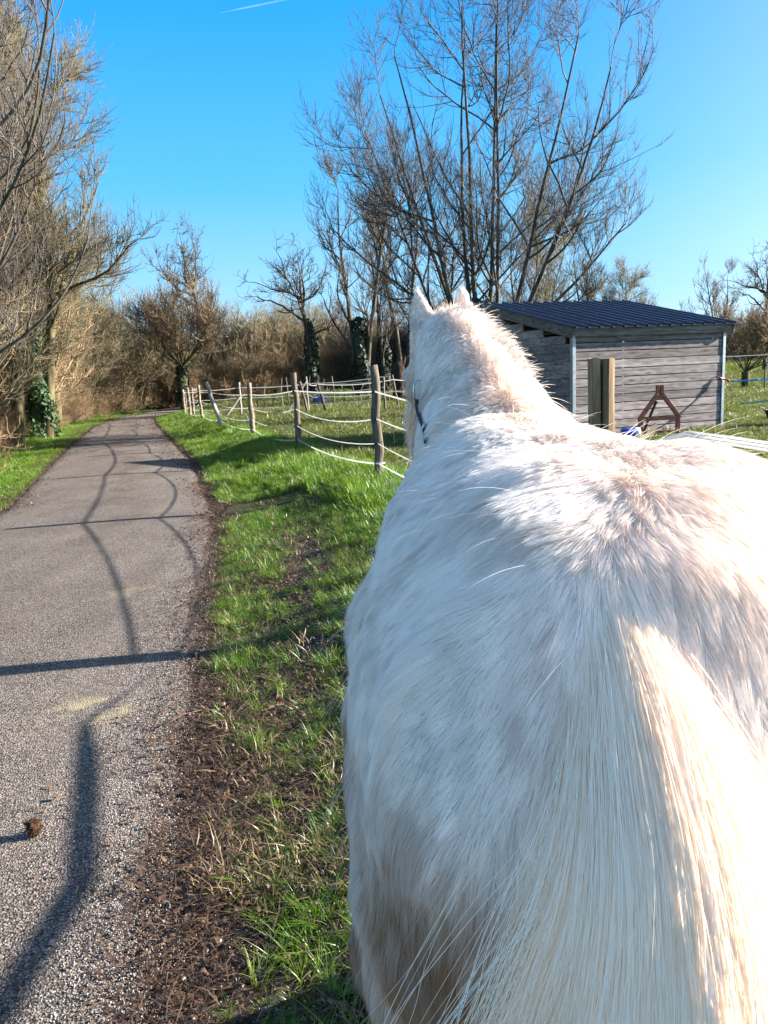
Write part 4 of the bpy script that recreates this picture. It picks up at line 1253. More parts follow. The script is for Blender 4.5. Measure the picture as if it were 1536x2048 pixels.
    for k in range(14):
        a = pol.rng.uniform(0, 6.28); ln = pol.rng.uniform(8, 68)
        d = np.array([math.cos(a) * math.sin(math.radians(ln)), math.sin(a) * math.sin(math.radians(ln)), math.cos(math.radians(ln))])
        Q = bezier_path(P[-1], d, pol.rng.uniform(1.8, 4.9), 7, pol.rng, .08, .18); pol.add(Q, .05, .015, 0); pol.grow(Q, np.linspace(.06, .015, len(Q)), 0, spP)
    mP = pol.meshes('pollard', olive, twig_brown)
    p = at_y(368, 790, 44)
    rp = place('pollard_tree', mP, (p.x, 44, gz1(p.x, 44)), 'ivy trunked pollard with a fan of pale branches at the road bend', sc=.82, sz=.95)
    add_ivy(rp, .2, 2.4, .36, 1100, .08, ivy, 6, .4)
    p = at_y(418, 700, 58)
    place('bare_tree', m2, (p.x, 58, gz1(p.x, 58)), 'gnarled tree standing high above the hedge beyond the pollard', rz=.6, sc=1.3, sz=1.55)

    # --- field trees seen between the fence and the horse
    for px, Y, mts, lb, rz, sc, iv, ih in ((627, 46, m2, 'lone oak with an ivy covered straight trunk in the pasture', 2.0, 1.05, ivy_dark, 4.4),
                                      (724, 43, m1, 'twin stemmed tall tree with a thick dark ivy trunk', .15, 1.22, ivy_dark, 4.2),
                                      (770, 47, m1, 'dark forked tree right of the twin stemmed tree', 2.0, .95, ivy_dark, 3.2),
                                      (808, 52, m1, 'slender upright tree just left of the horse\'s ears', 4.0, 1.3, None, 0)):
        p = at_y(px, 770, Y)
        r_ = place('field_tree', mts, (p.x, Y, gz1(p.x, Y)), lb, rz=rz, sc=sc)
        if iv: add_ivy(r_, 0, ih, .42, 1600, .10, iv, int(px), .3)
    # dark hollow stump
    p = at_y(797, 780, 40)
    st = MB()
    pts = [(0, 0, -.1), (.02, 0, .5), (-.03, 0, 1.0), (.05, 0, 1.5), (.12, .02, 1.85)]
    random.seed(8); st.tube(pts, [.34, .30, .28, .30, .16], 12, True, .14)
    st.tube([(.1, 0, 1.4), (.3, 0, 1.75), (.42, 0, 2.1)], [.14, .09, .02], 7, True, .1)
    o = st.build('tree_stump', simple_mat('dark_red_bark', (.012, .007, .005), (.06, .028, .018), 6, .9, bmp=.6, dist=.03), None, True)
    o.location = (p.x, 40, gz1(p.x, 40)); tag(o, 'dark reddish hollow stump beside the horse\'s cheek', 'stump')

    # --- behind and right of the shed
    for px, Y, mts, lb, rz, sc, sz in ((1075, 40, m3, 'rounded dense crown behind the big tree above the shed roof', 1.0, .78, .85), (1175, 46, m1, 'open branched tree behind the middle of the shed roof', 1.4, .95, .8),
                                 (1235, 55, m3, 'broad feathery tree behind the shed roof ridge', 2.6, .75, .68), (1310, 75, m2, 'small rounded tree far beyond the shed roof', .3, .95, .85),
                                 (1440, 60, m1, 'upright bare tree beyond the field right of the shed', 2.6, .72, .75), (1530, 52, m2, 'tall bare tree at the right edge beyond the field', 1.9, .95, .95)):
        p = at_y(px, 740, Y)
        place('background_tree', mts, (p.x, Y, gz1(p.x, Y)), lb, rz=rz, sc=sc, sz=sz)
    p = at_y(1492, 740, 34)
    rp = place('pollard_tree', mP, (p.x, 34, gz1(p.x, 34) - .9), 'squat black trunked pollard in the field right of the shed', rz=1.0, sc=.62)

    # --- thickets (masses nobody could count)
    def thicket(name, label, pts, srcs, s0, s1, zs=1.0):
        pts = np.array(pts); n = len(pts)
        P = np.stack([pts[:, 0], pts[:, 1], gz(pts[:, 0], pts[:, 1]) - .1], 1)
        s = RNG.uniform(s0, s1, n)
        rot = np.stack([RNG.normal(0, .06, n), RNG.normal(0, .06, n), RNG.uniform(0, 6.28, n)], 1)
        scatter(name, label, P, rot, np.stack([s, s, s * zs * RNG.uniform(.85, 1.2, n)], 1), srcs)
    # left thicket: three ranks
    pts = []
    for rank, (dx, step) in enumerate(((2.7, .8), (4.2, 1.0), (6.2, 1.3), (9.0, 1.6), (12.5, 1.8))):
        y = 13.5
        while y < 47:
            pts.append((xe(min(y, 39)) - dx - RNG.uniform(-.3, .5), y + RNG.uniform(-.4, .4))); y += step * RNG.uniform(.8, 1.3)
    thicket('thicket', 'dense tangle of bare shrubs filling the left side of the road', pts, [sA, sB, sA, sE], .8, 1.35)
    pts = []
    for k in range(95):
        y = RNG.uniform(13, 46); pts.append((xe(min(y, 39)) - 2.35 - abs(RNG.normal(0, .3)), y))
    thicket('brambles', 'low brown brambles at the foot of the left thicket', pts, [sD], .40, .75, .8)
    # across the end of the road and along the far hedge
    pts = []
    for k in range(70):
        t = k / 69; x = -17 + t * 13 + RNG.uniform(-.6, .6); y = 47.5 + t * 9 + RNG.uniform(-1, 3)
        pts.append((x, y))
    for k in range(30):
        x = RNG.uniform(-19, -5); pts.append((x, 58 + RNG.uniform(0, 5)))
    thicket('hedge', 'tall golden brown hedge of bare shoots beyond the road bend', pts, [sB, sA, sA, sE], .5, 1.35)
    pts = []
    for k in range(60):
        x = RNG.uniform(-18, -3); pts.append((x, 46.4 + (x + 17) * .62 + RNG.uniform(-.4, .4)))
    thicket('undergrowth', 'low golden scrub at the foot of the hedge by the bend', pts, [sD], .55, 1.05)
    pts = []
    for k in range(150):
        x = RNG.uniform(-8, 22); pts.append((x, 60 + RNG.uniform(0, 9) - .1 * x))
    for k in range(60):
        x = RNG.uniform(-6, 12); pts.append((x, 56 + RNG.uniform(-2, 2)))
    thicket('woods', 'dark leafless wood along the far side of the pasture', pts, [sC, sE, sC, sB], .5, 1.12)
    pts = []
    for k in range(260):
        x = RNG.uniform(14, 105); pts.append((x, 74 + RNG.uniform(0, 14)))
    thicket('treeline', 'low dark treeline on the horizon right of the shed', pts, [sC, sB, sC], .40, .72)
    pts = [(RNG.uniform(-30, 90), RNG.uniform(95, 135)) for k in range(170)] + [(RNG.uniform(-50, -18), RNG.uniform(40, 90)) for k in range(110)]
    thicket('far_woods', 'distant bare woods closing the horizon', pts, [sC], .8, 1.3)
    # rough tussocks in the field to the right of the shed
    pts = [(RNG.uniform(7, 24), RNG.uniform(15, 33)) for k in range(60)]
    return dict(sD=sD, twig_brown=twig_brown)

def make_contrail():
    a, b = at_y(440, 26, 9000), at_y(590, -5, 9000)
    mt = bpy.data.materials.new('contrail_ice'); mt.use_nodes = True
    nt = mt.node_tree; nt.nodes.clear(); out = nt.nodes.new('ShaderNodeOutputMaterial')
    d = nt.nodes.new('ShaderNodeBsdfDiffuse'); d.inputs[0].default_value = (.9, .9, .9, 1); tr = nt.nodes.new('ShaderNodeBsdfTranslucent'); tr.inputs[0].default_value = (.9, .9, .9, 1)
    ad = nt.nodes.new('ShaderNodeAddShader'); nt.links.new(d.outputs[0], ad.inputs[0]); nt.links.new(tr.outputs[0], ad.inputs[1])
    tp = nt.nodes.new('ShaderNodeBsdfTransparent'); mx = nt.nodes.new('ShaderNodeMixShader')
    f = noise(nt, coords(nt), .002, 4, .6); nt.links.new(ramp(nt, f, [(.35, (.985, .985, .985)), (.65, (.93, .93, .93))]), mx.inputs[0])
    nt.links.new(ad.outputs[0], mx.inputs[1]); nt.links.new(tp.outputs[0], mx.inputs[2]); nt.links.new(mx.outputs[0], out.inputs['Surface'])
    pts = [a.lerp(b, k / 8) for k in range(9)]
    o = MB().tube(pts, [1, 4, 6, 8, 9, 10, 10, 10, 10], 8).build('contrail', mt, None, True)
    tag(o, 'faint thin white aircraft trail at the top of the sky', 'contrail', kind='stuff')
# ------------------------------------------------------------------ the white horse
def loft(rings, n=28):
    """rings: (centre, u, v, ru, rv_plus, rv_minus, exponent)"""
    V, F = [], []
    for (c, u, v, ru, rp, rm, e) in rings:
        c, u, v = Vector(c), Vector(u).normalized(), Vector(v).normalized()
        for k in range(n):
            a = 2 * math.pi * k / n
            ca, sa = math.cos(a), math.sin(a)
            x = math.copysign(abs(ca) ** (2 / e), ca) * ru
            y = math.copysign(abs(sa) ** (2 / e), sa) * (rp if sa > 0 else rm)
            V.append(tuple(c + u * x + v * y))
    for i in range(len(rings) - 1):
        for k in range(n):
            a, c = i * n + k, i * n + (k + 1) % n
            F.append((a, c, c + n, a + n))
    F.append(tuple(range(n))[::-1])
    F.append(tuple((len(rings) - 1) * n + k for k in range(n)))
    return V, F
HX = [(.55, .205), (.66, .218), (.75, .242), (.88, .288), (1.0, .325), (1.3, .345), (1.6, .335), (2.05, .31), (2.4, .29), (2.7, .23)]
def spine_x(y): return np.interp(y, [a for a, b in HX], [b for a, b in HX])
HS = 0.87
GZ = 1.6 - (1.6 - .16) / HS                             # ground under the horse, before the figure is set to its real size
def lz(z): return z if z > .72 else .72 - (.72 - z) * (.72 - GZ) / (.72 - .15)
def real(p): return tuple(EYE + (Vector(p) - EYE) * HS)
def make_horse():
    root = empty('horse', real((.32, 1.3, GZ)), 'fluffy white horse seen from behind, its rump filling the right half', 'horse')
    root.scale = (HS, HS, HS)
    X, Z = (1, 0, 0), (0, 0, 1)
    bm_v, bm_f = [], []
    HSX = .028
    def add(vf):
        b = len(bm_v); bm_v.extend(vf[0]); bm_f.extend(tuple(b + i for i in f) for f in vf[1])
    T = [(.55, 1.00, .05, .08, .14), (.59, 1.04, .11, .17, .26), (.66, 1.07, .195, .24, .33), (.75, 1.08, .272, .325, .42), (.88, 1.08, .345, .382, .58),
         (1.0, 1.08, .388, .402, .60), (1.15, 1.08, .405, .397, .58), (1.35, 1.06, .392, .392, .48), (1.6, 1.06, .366, .412, .46),
         (1.85, 1.06, .318, .432, .42), (2.05, 1.06, .265, .425, .35), (2.2, 1.07, .2, .32, .27), (2.3, 1.1, .1, .15, .12)]
    add(loft([((float(spine_x(y)), y, z), X, Z, w, a, b, 2.3) for (y, z, w, a, b) in T], 40))
    # croup muscles and hip points
    def ball(c, r, sq=(1, 1, 1)):
        rings = []
        for k in range(1, 10):
            a = -math.pi / 2 + math.pi * k / 10
            rr = math.cos(a)
            rings.append(((c[0], c[1] + r * sq[1] * math.sin(a), c[2]), X, Z, r * sq[0] * rr, r * sq[2] * rr, r * sq[2] * rr, 2))
        add(loft(rings, 18))
    for s in (-1, 1):
        ball((.285 + s * .11, .92, 1.20), .18, (1, 1.4, 1))
        # hind leg
        hx = .30 + s * .17
        L = [((hx, .86, 1.02), .19, .24), ((hx + s * .005, .88, .86), .175, .22), ((hx + s * .01, .90, .72), .14, .17), ((hx, .83, .60), .09, .12),
             ((hx - s * .005, .77, .52), .065, .085), ((hx - s * .01, .77, .42), .052, .06), ((hx - s * .01, .80, .30), .045, .05), ((hx - s * .01, .82, .24), .055, .06),
             ((hx - s * .01, .85, .20), .06, .07), ((hx - s * .01, .87, .14), .075, .085)]
        add(loft([((c[0], c[1], lz(c[2])), X, (0, 1, 0), a, b, b, 2) for c, a, b in L], 20))
        fx = .31 + s * .15
        L = [((fx, 2.0, 1.0), .12, .17), ((fx, 2.0, .8), .10, .13), ((fx, 2.0, .62), .075, .085), ((fx, 2.01, .52), .065, .07), ((fx, 2.01, .40), .045, .05),
             ((fx, 2.01, .28), .045, .05), ((fx, 2.03, .22), .055, .06), ((fx, 2.06, .14), .075, .085)]
        add(loft([((c[0], c[1], lz(c[2])), X, (0, 1, 0), a, b, b, 2) for c, a, b in L], 20))
    v = (0, -.72, .70)
    N = [((.31, 1.90, 1.14), .26, .33, .3), ((.315, 2.10, 1.29), .235, .27, .27), ((.305, 2.28, 1.43), .20, .21, .22), ((.28, 2.42, 1.55), .16, .17, .18),
         ((.25, 2.52, 1.64), .125, .14, .15), ((.235, 2.60, 1.71), .09, .09, .11), ((.23, 2.64, 1.75), .05, .05, .06)]
    add(loft([(c, X, v, w, a, b, 2) for c, w, a, b in N], 28))
    hv = (0, -.95, -.25)
    H = [((.215, 2.66, 1.76), .05, .05, .05), ((.205, 2.69, 1.72), .09, .08, .07), ((.195, 2.72, 1.64), .105, .12, .08), ((.18, 2.76, 1.55), .11, .13, .08), ((.175, 2.80, 1.46), .095, .12, .07),
         ((.17, 2.84, 1.37), .08, .09, .06), ((.165, 2.88, 1.28), .065, .07, .06), ((.16, 2.90, 1.20), .062, .06, .06), ((.16, 2.91, 1.15), .04, .04, .04)]
    add(loft([((c[0] + (HSX if i_ > 1 else 0), c[1], c[2]), X, hv, w, a, b, 2) for i_, (c, w, a, b) in enumerate(H)], 24))
    ball((.10 + HSX, 2.77, 1.585), .032)
    ball((.27 + HSX, 2.77, 1.585), .032)
    for (b0, tip, wd) in (((.152, 2.63, 1.68), (.118, 2.62, 1.862), .040), ((.285, 2.68, 1.70), (.272, 2.68, 1.862), .036)):
        b0, tip = Vector(b0) + Vector((.012, 0, 0)), Vector(tip) + Vector((.02, 0, 0))
        ww = [.75, 1.0, 1.05, .85, .5, .12]
        add(loft([(b0.lerp(tip, t / 5), X, (0, 1, 0), wd * 1.25 * ww[t], .018 * (1 if t < 5 else .4), .014, 2) for t in range(6)], 14))
    me = bpy.data.meshes.new('body_rough')
    me.from_pydata(bm_v, [], bm_f)
    tmp = bpy.data.objects.new('tmp', me); link(tmp)
    r = tmp.modifiers.new('r', 'REMESH'); r.mode = 'VOXEL'; r.voxel_size = .0125
    s = tmp.modifiers.new('s', 'SMOOTH'); s.iterations = 7; s.factor = .6
    dg = bpy.context.evaluated_depsgraph_get()
    ev = tmp.evaluated_get(dg).to_mesh()
    nv = len(ev.vertices)
    co = np.empty(nv * 3); ev.vertices.foreach_get('co', co); co = co.reshape(-1, 3)
    ev.calc_loop_triangles()
    tri = np.empty(len(ev.loop_triangles) * 3, dtype=np.int32); ev.loop_triangles.foreach_get('vertices', tri); tri = tri.reshape(-1, 3)
    nor = np.empty(nv * 3, dtype=np.float32); ev.vertices.foreach_get('normal', nor); nor = nor.reshape(-1, 3).astype(np.float64)
    tmp.evaluated_get(dg).to_mesh_clear()
    bpy.data.objects.remove(tmp, do_unlink=True)
    # muscle undulation of the coat
    torso = np.clip((2.1 - co[:, 1]) / .3, 0, 1) * np.clip((co[:, 2] - .8) / .2, 0, 1)
    co = co + nor * (snoise(co * np.array([1, .8, 1]), 2.6, 8, 2) * .010 * torso + snoise(co, 5, 5, 1) * .002 * torso)[:, None]
    off = np.array([.32, 1.3, GZ])
    fnv = np.cross(co[tri[:, 1]] - co[tri[:, 0]], co[tri[:, 2]] - co[tri[:, 0]])
    nor = np.stack([sum(np.bincount(tri[:, k], fnv[:, i], minlength=nv) for k in range(3)) for i in range(3)], 1)
    nor /= np.linalg.norm(nor, axis=1)[:, None] + 1e-12
    # ---- skin under the coat
    mt, nt, b, out = new_mat('horse_skin')
    at_ = nd(nt, 'ShaderNodeAttribute', attribute_name='tint')
    fz = noise(nt, coords(nt, (1, 1, .5)), 190, 4, .7)
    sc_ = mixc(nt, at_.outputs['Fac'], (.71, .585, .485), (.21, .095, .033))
    nt.links.new(mixc(nt, .6, sc_, ramp(nt, fz, [(.3, (.62, .58, .55)), (.6, (1, 1, 1))]), 'MULTIPLY'), b.inputs['Base Color'])
    b.inputs['Roughness'].default_value = .9; b.inputs['Specular IOR Level'].default_value = .1
    bump(nt, b, fz, .6, .004)
    body = bpy.data.objects.new('body', np_mesh('body', co - off, tri, mt, True)); link(body, root)
    def stain(p, r1=0.0, r2=0.0):  # brown coat staining, with shade of the lower left flank painted in
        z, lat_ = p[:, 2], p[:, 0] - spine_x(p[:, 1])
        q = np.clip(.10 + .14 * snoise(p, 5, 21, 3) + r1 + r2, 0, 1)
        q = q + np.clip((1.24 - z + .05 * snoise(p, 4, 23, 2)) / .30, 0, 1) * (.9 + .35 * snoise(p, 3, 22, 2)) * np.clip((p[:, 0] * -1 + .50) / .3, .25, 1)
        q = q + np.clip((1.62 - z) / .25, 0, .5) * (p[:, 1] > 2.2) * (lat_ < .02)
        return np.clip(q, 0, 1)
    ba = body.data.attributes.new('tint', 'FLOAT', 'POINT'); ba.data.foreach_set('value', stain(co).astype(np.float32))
    # ---- hair material
    def hair_mat(name, white, stain, rough=.35, trl=.22):
        mt = bpy.data.materials.new(name); mt.use_nodes = True
        nt = mt.node_tree; nt.nodes.clear()
        out = nt.nodes.new('ShaderNodeOutputMaterial')
        at = nd(nt, 'ShaderNodeAttribute', attribute_name='tint')
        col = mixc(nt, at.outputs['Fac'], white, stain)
        if HAIR_BSDF:
            h = nt.nodes.new('ShaderNodeBsdfHairPrincipled')
            h.parametrization = 'COLOR'
            nt.links.new(col, h.inputs['Color'])
            h.inputs['Roughness'].default_value = rough
            h.inputs['Radial Roughness'].default_value = .6
            h.inputs['Random Roughness'].default_value = .2
            nt.links.new(h.outputs[0], out.inputs['Surface'])
        else:
            d = nt.nodes.new('ShaderNodeBsdfDiffuse'); t = nt.nodes.new('ShaderNodeBsdfTranslucent')
            g = nt.nodes.new('ShaderNodeBsdfHair'); g.component = 'Reflection'
            g.inputs['RoughnessU'].default_value = .25; g.inputs['RoughnessV'].default_value = .6
            g.inputs['Color'].default_value = (.9, .9, .9, 1)
            nt.links.new(col, d.inputs[0]); nt.links.new(col, t.inputs[0])
            an_ = nd(nt, 'ShaderNodeAttribute', attribute_name='nrm'); nt.links.new(an_.outputs['Vector'], d.inputs['Normal'])
            neg = nt.nodes.new('ShaderNodeVectorMath'); neg.operation = 'SCALE'; neg.inputs['Scale'].default_value = -1
            nt.links.new(an_.outputs['Vector'], neg.inputs[0]); nt.links.new(neg.outputs[0], t.inputs['Normal'])
            m1 = nt.nodes.new('ShaderNodeAddShader')
            m2 = nt.nodes.new('ShaderNodeMixShader'); m2.inputs[0].default_value = .13
            nt.links.new(d.outputs[0], m1.inputs[0]); nt.links.new(t.outputs[0], m1.inputs[1])
            nt.links.new(m1.outputs[0], m2.inputs[1]); nt.links.new(g.outputs[0], m2.inputs[2])
            tp = nt.nodes.new('ShaderNodeBsdfTransparent'); m3 = nt.nodes.new('ShaderNodeMixShader'); m3.inputs[0].default_value = HAIR_TRANSP if name == 'horse_coat' else .15
            nt.links.new(m2.outputs[0], m3.inputs[1]); nt.links.new(tp.outputs[0], m3.inputs[2])
            nt.links.new(m3.outputs[0], out.inputs['Surface'])
        return mt
    coat_mat = hair_mat('horse_coat', (.75, .62, .52), (.21, .095, .033))  # dark tone carries stain brown and the painted flank shade
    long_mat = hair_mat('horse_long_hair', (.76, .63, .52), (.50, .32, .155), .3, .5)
    def curves_obj(name, P, R, tint, mat, nrm):
        """P (n,k,3) world points, R (k,) or (n,k) radii, tint (n,)"""
        n, k, _ = P.shape
        hc = bpy.data.hair_curves.new(name)
        hc.add_curves([k] * n)
        hc.attributes['position'].data.foreach_set('vector', (P - off).astype(np.float32).ravel())
        ra = hc.attributes.get('radius') or hc.attributes.new('radius', 'FLOAT', 'POINT')
        if R.ndim == 1: R = np.tile(R, (n, 1))
        ra.data.foreach_set('value', R.astype(np.float32).ravel())
        na = hc.attributes.new('nrm', 'FLOAT_VECTOR', 'CURVE')
        na.data.foreach_set('vector', nrm.astype(np.float32).ravel())
        ta = hc.attributes.new('tint', 'FLOAT', 'CURVE')
        ta.data.foreach_set('value', tint.astype(np.float32))
        hc.materials.append(mat)
        o = bpy.data.objects.new(name, hc); link(o, root)
        return o
    # ---- sample roots
    A, B, C = co[tri[:, 0]], co[tri[:, 1]], co[tri[:, 2]]
    area = np.linalg.norm(np.cross(B - A, C - A), axis=1) / 2
    cen = (A + B + C) / 3
    dist = np.linalg.norm(cen - np.array(EYE), axis=1)
    fn = np.cross(B - A, C - A); fn /= np.linalg.norm(fn, axis=1)[:, None] + 1e-12
    vis = 1.0
    dens = 1 / np.clip(dist, .5, 3) ** 1.35
    dens *= np.where(cen[:, 2] < .62, .35, 1.0) * np.where((cen[:, 0] > .75) & True, .7, 1.0)
    facing = ((np.array(EYE) - cen) * fn).sum(1) / dist
    dens *= np.where(facing < -.35, .3, 1.0)
    w = area * dens; w /= w.sum()
    ti = RNG.choice(len(tri), size=NHAIR, p=w)
    r1, r2 = np.sqrt(RNG.random(NHAIR)), RNG.random(NHAIR)
    bc = np.stack([1 - r1, r1 * (1 - r2), r1 * r2], 1)
    T3 = tri[ti]
    p = (co[T3] * bc[:, :, None]).sum(1)
    n = (nor[T3] * bc[:, :, None]).sum(1); n /= np.linalg.norm(n, axis=1)[:, None]
    sx = spine_x(p[:, 1])
    lat = p[:, 0] - sx
    side = np.tanh(lat / .13)
    y, z = p[:, 1], p[:, 2]
    D = np.zeros_like(p)
    # torso: back and outward, then down the flank
    D[:, 0] = side * .95; D[:, 1] = -.55; D[:, 2] = -.62 * np.clip(np.abs(lat) / .22, 0, 1)
    k = np.clip((.90 - y) / .22, 0, 1)[:, None]                 # rump: downward
    D = D * (1 - k) + k * np.stack([side * .22 + lat * .6, -.25 + 0 * y, -1.0 + 0 * y], 1)
    lowk = np.clip((1.15 - z) / .3, 0, 1)[:, None]              # lower flank: straight down
    D = D * (1 - lowk) + lowk * np.stack([0 * y, -.18 + 0 * y, -1.0 + 0 * y], 1)
    neck = np.clip((y - 2.0) / .12, 0, 1) * np.clip((z - 1.25) / .1, 0, 1)
    D = D * (1 - neck[:, None]) + neck[:, None] * np.stack([side * .5, -.55 + 0 * y, -.75 + 0 * y], 1)
    ear = (z > 1.745) & (y > 2.58) & (np.abs(lat) > .03)
    D[ear] = np.array([0, -.25, 1.0])
    # swirls
    a = snoise(p, 1.8, 11, 2) * .34 + snoise(p, 6, 12, 2) * .30 + RNG.normal(0, .09, NHAIR)
    T = D - n * (D * n).sum(1)[:, None]
    T /= np.linalg.norm(T, axis=1)[:, None] + 1e-9
    Bn = np.cross(n, T)
    T = T * np.cos(a)[:, None] + Bn * np.sin(a)[:, None]
    L = .036 * RNG.uniform(.65, 1.25, NHAIR) * (1 + .25 * snoise(p, 4, 15, 2))
    L = np.where((z < 1.15) & (y < 1.0), L * 1.15, L)
    lift = .26 + .14 * snoise(p, 7, 13, 2) + RNG.normal(0, .05, NHAIR)
    lift = np.clip(lift, .14, .7)
    # withers fringe and hip tufts stand up
    with_k = np.exp(-((y - 2.02) / .07) ** 2) * np.clip((z - 1.38) / .06, 0, 1)
    L = L * (1 + .45 * with_k); lift = lift + .40 * with_k
    crest = np.exp(-(lat / .05) ** 2) * neck * (n[:, 1] < .3)
    L = L * (1 + .3 * crest); lift = lift + .9 * crest
    L = np.where(ear, L * .75, L)
    face = (y > 2.66) & (z < 1.66)
    L = np.where(face, L * .85, L)
    for s_ in (-1, 1):
        hip = np.exp(-(np.linalg.norm(p - np.array([.338 + s_ * .36, 1.14, 1.25]), axis=1) / .05) ** 2)
        L = L * (1 + .25 * hip); lift = lift + .25 * hip
    fly = RNG.random(NHAIR) < .0022
    L = np.where(fly, L * RNG.uniform(1.2, 1.9, NHAIR), L); lift = np.where(fly, lift + .45, lift)
    K = 5
    t = np.linspace(0, 1, K)
    P = p[:, None, :] - n[:, None, :] * .002 + L[:, None, None] * (T[:, None, :] * (t - .15 * t * t * 0)[None, :, None]
        + n[:, None, :] * (lift[:, None] * (t * (1.25 - .45 * t))[None, :])[:, :, None])
    # clumping, two sizes
    ctint = np.zeros(NHAIR)
    for size, amt in ((.008, .40), (.021, .50)):
        key = np.floor((p + RNG.normal(0, size * .12, p.shape)) / size).astype(np.int64)
        kid = key[:, 0] * 73856093 ^ key[:, 1] * 19349663 ^ key[:, 2] * 83492791
        _, inv, cnt = np.unique(kid, return_inverse=True, return_counts=True)
        tip = P[:, -1, :]
        mean = np.stack([np.bincount(inv, tip[:, i]) / cnt for i in range(3)], 1)
        kr = np.random.default_rng(int(size * 1e4)).uniform(.2, 1.3, len(cnt))
        ctint = ctint + np.random.default_rng(int(size * 2e4)).normal(0, 1, len(cnt))[inv] * size * 4.5
        dlt = (mean[inv] - tip) * (amt * kr[inv])[:, None]
        dlt[fly] = 0
        P += dlt[:, None, :] * (t ** 1.6)[None, :, None]
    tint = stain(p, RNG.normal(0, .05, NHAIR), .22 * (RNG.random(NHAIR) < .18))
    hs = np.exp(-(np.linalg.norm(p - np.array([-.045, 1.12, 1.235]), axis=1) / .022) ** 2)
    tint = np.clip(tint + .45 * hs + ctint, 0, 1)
    base_r = np.clip(.00026 * dist_of(p) / .9, .00021, .0009)
    prof = np.array([1.0, .95, .8, .55, .12])
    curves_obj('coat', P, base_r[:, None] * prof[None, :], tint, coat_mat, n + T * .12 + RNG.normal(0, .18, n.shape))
    # ---- tail
    n_t = NTAIL
    K = 12
    t = np.linspace(0, 1, K)
    s0 = RNG.random(n_t) ** .7                                 # down the dock
    TX = .218
    tx = np.clip(RNG.normal(0, .5, n_t), -1.15, 1.15)
    # rear profile of the rump: nearest body point for every cell in x and height
    gx0, gz0, gs = -.2, .5, .015
    nx_, nz_ = 60, 70
    rear = np.full((nx_, nz_), 9.0)
    ix = ((co[:, 0] - gx0) / gs).astype(int); iz = ((co[:, 2] - gz0) / gs).astype(int)
    ok = (ix >= 0) & (ix < nx_) & (iz >= 0) & (iz < nz_) & (co[:, 1] < 1.0)
    np.minimum.at(rear, (ix[ok], iz[ok]), co[ok, 1])
    rear = np.minimum.accumulate(rear[:, ::-1], axis=1)[:, ::-1]
    rear = np.where(rear > 5, .8, rear)
    for _ in range(3):
        rear[1:-1] = (rear[:-2] + 2 * rear[1:-1] + rear[2:]) / 4
    def rear_y(x_, z_):
        i_ = np.clip(((x_ - gx0) / gs), 0, nx_ - 1.01); k_ = np.clip(((z_ - gz0) / gs), 0, nz_ - 1.01)
        i0, k0 = i_.astype(int), k_.astype(int); fi, fk = i_ - i0, k_ - k0
        return (rear[i0, k0] * (1 - fi) * (1 - fk) + rear[i0 + 1, k0] * fi * (1 - fk) + rear[i0, k0 + 1] * (1 - fi) * fk + rear[i0 + 1, k0 + 1] * fi * fk)
    wid = .042 + .012 * s0
    length = .50 + .40 * s0 + RNG.normal(0, .09, n_t)
    u = tx + RNG.normal(0, .20, n_t) + RNG.normal(0, .75, n_t) * (RNG.random(n_t) < .10)
    fan = u * (.115 + .07 * RNG.random(n_t)) - .004
    rz = 1.378 - .28 * s0 - np.abs(tx) * .03 + RNG.normal(0, .012, n_t)
    depth_ = RNG.random(n_t)
    P = np.empty((n_t, K, 3))
    for j, tt in enumerate(t):
        drop = length * tt
        P[:, j, 0] = TX + tx * wid + fan * (1 - np.exp(-2.6 * drop))
        P[:, j, 2] = rz - drop
        P[:, j, 1] = rear_y(P[:, j, 0], P[:, j, 2]) + .004 - (.014 + .030 * depth_ + .012 * np.exp(-(u / .8) ** 2)) * (1 - np.exp(-26 * drop))
    P[:, :, 1] = np.minimum.accumulate(P[:, :, 1], axis=1)
    tn = np.stack([tx * 1.1 + .15, -1 + 0 * tx, .12 + 0 * tx], 1) + RNG.normal(0, .28, (n_t, 3))
    ph = RNG.uniform(0, 6.28, (n_t, 2))
    wv = RNG.uniform(4, 12, n_t)
    amp = .005 * RNG.uniform(.2, 1.6, n_t) ** 2 + .012 * (RNG.random(n_t) < .04)
    for ax in (0, 1):
        P[:, :, ax] += (amp[:, None] * t[None, :]) * np.sin(ph[:, ax][:, None] + wv[:, None] * t[None, :] * length[:, None] * 3)
    key = np.floor(u * 9 + RNG.normal(0, .12, n_t)).astype(int) * 50 + np.floor(s0 * 16).astype(int)
    _, inv, cnt = np.unique(key, return_inverse=True, return_counts=True)
    kt = np.random.default_rng(9).uniform(.05, .75, len(cnt))
    for j in range(1, K):
        mean = np.stack([np.bincount(inv, P[:, j, i]) / cnt for i in range(3)], 1)
        P[:, j] += (mean[inv] - P[:, j]) * (kt[inv] * t[j])[:, None]
    tint = np.clip(.06 + .42 * np.random.default_rng(5).random(len(cnt))[inv] ** 2 + .45 * np.clip((1.10 - P[:, 6, 2]) / .4, 0, 1) * (RNG.random(n_t) ** 1.5) * 1.4 + RNG.normal(0, .08, n_t), 0, 1)
    curves_obj('tail', P, RNG.uniform(.00014, .00036, (n_t, 1)) * np.array([1.0] * (K - 1) + [.4])[None, :], tint, long_mat, tn)
    # ---- mane
    n_m = 9000
    s0 = RNG.random(n_m)
    cy = np.interp(s0, [0, .25, .5, .75, 1], [2.02, 2.12, 2.25, 2.38, 2.56])
    cz = np.interp(s0, [0, .25, .5, .75, 1], [1.475, 1.505, 1.60, 1.69, 1.80])
    cx = spine_x(cy) + .055 * np.sin(np.clip(s0, 0, 1) * math.pi) + RNG.normal(0, .018, n_m)
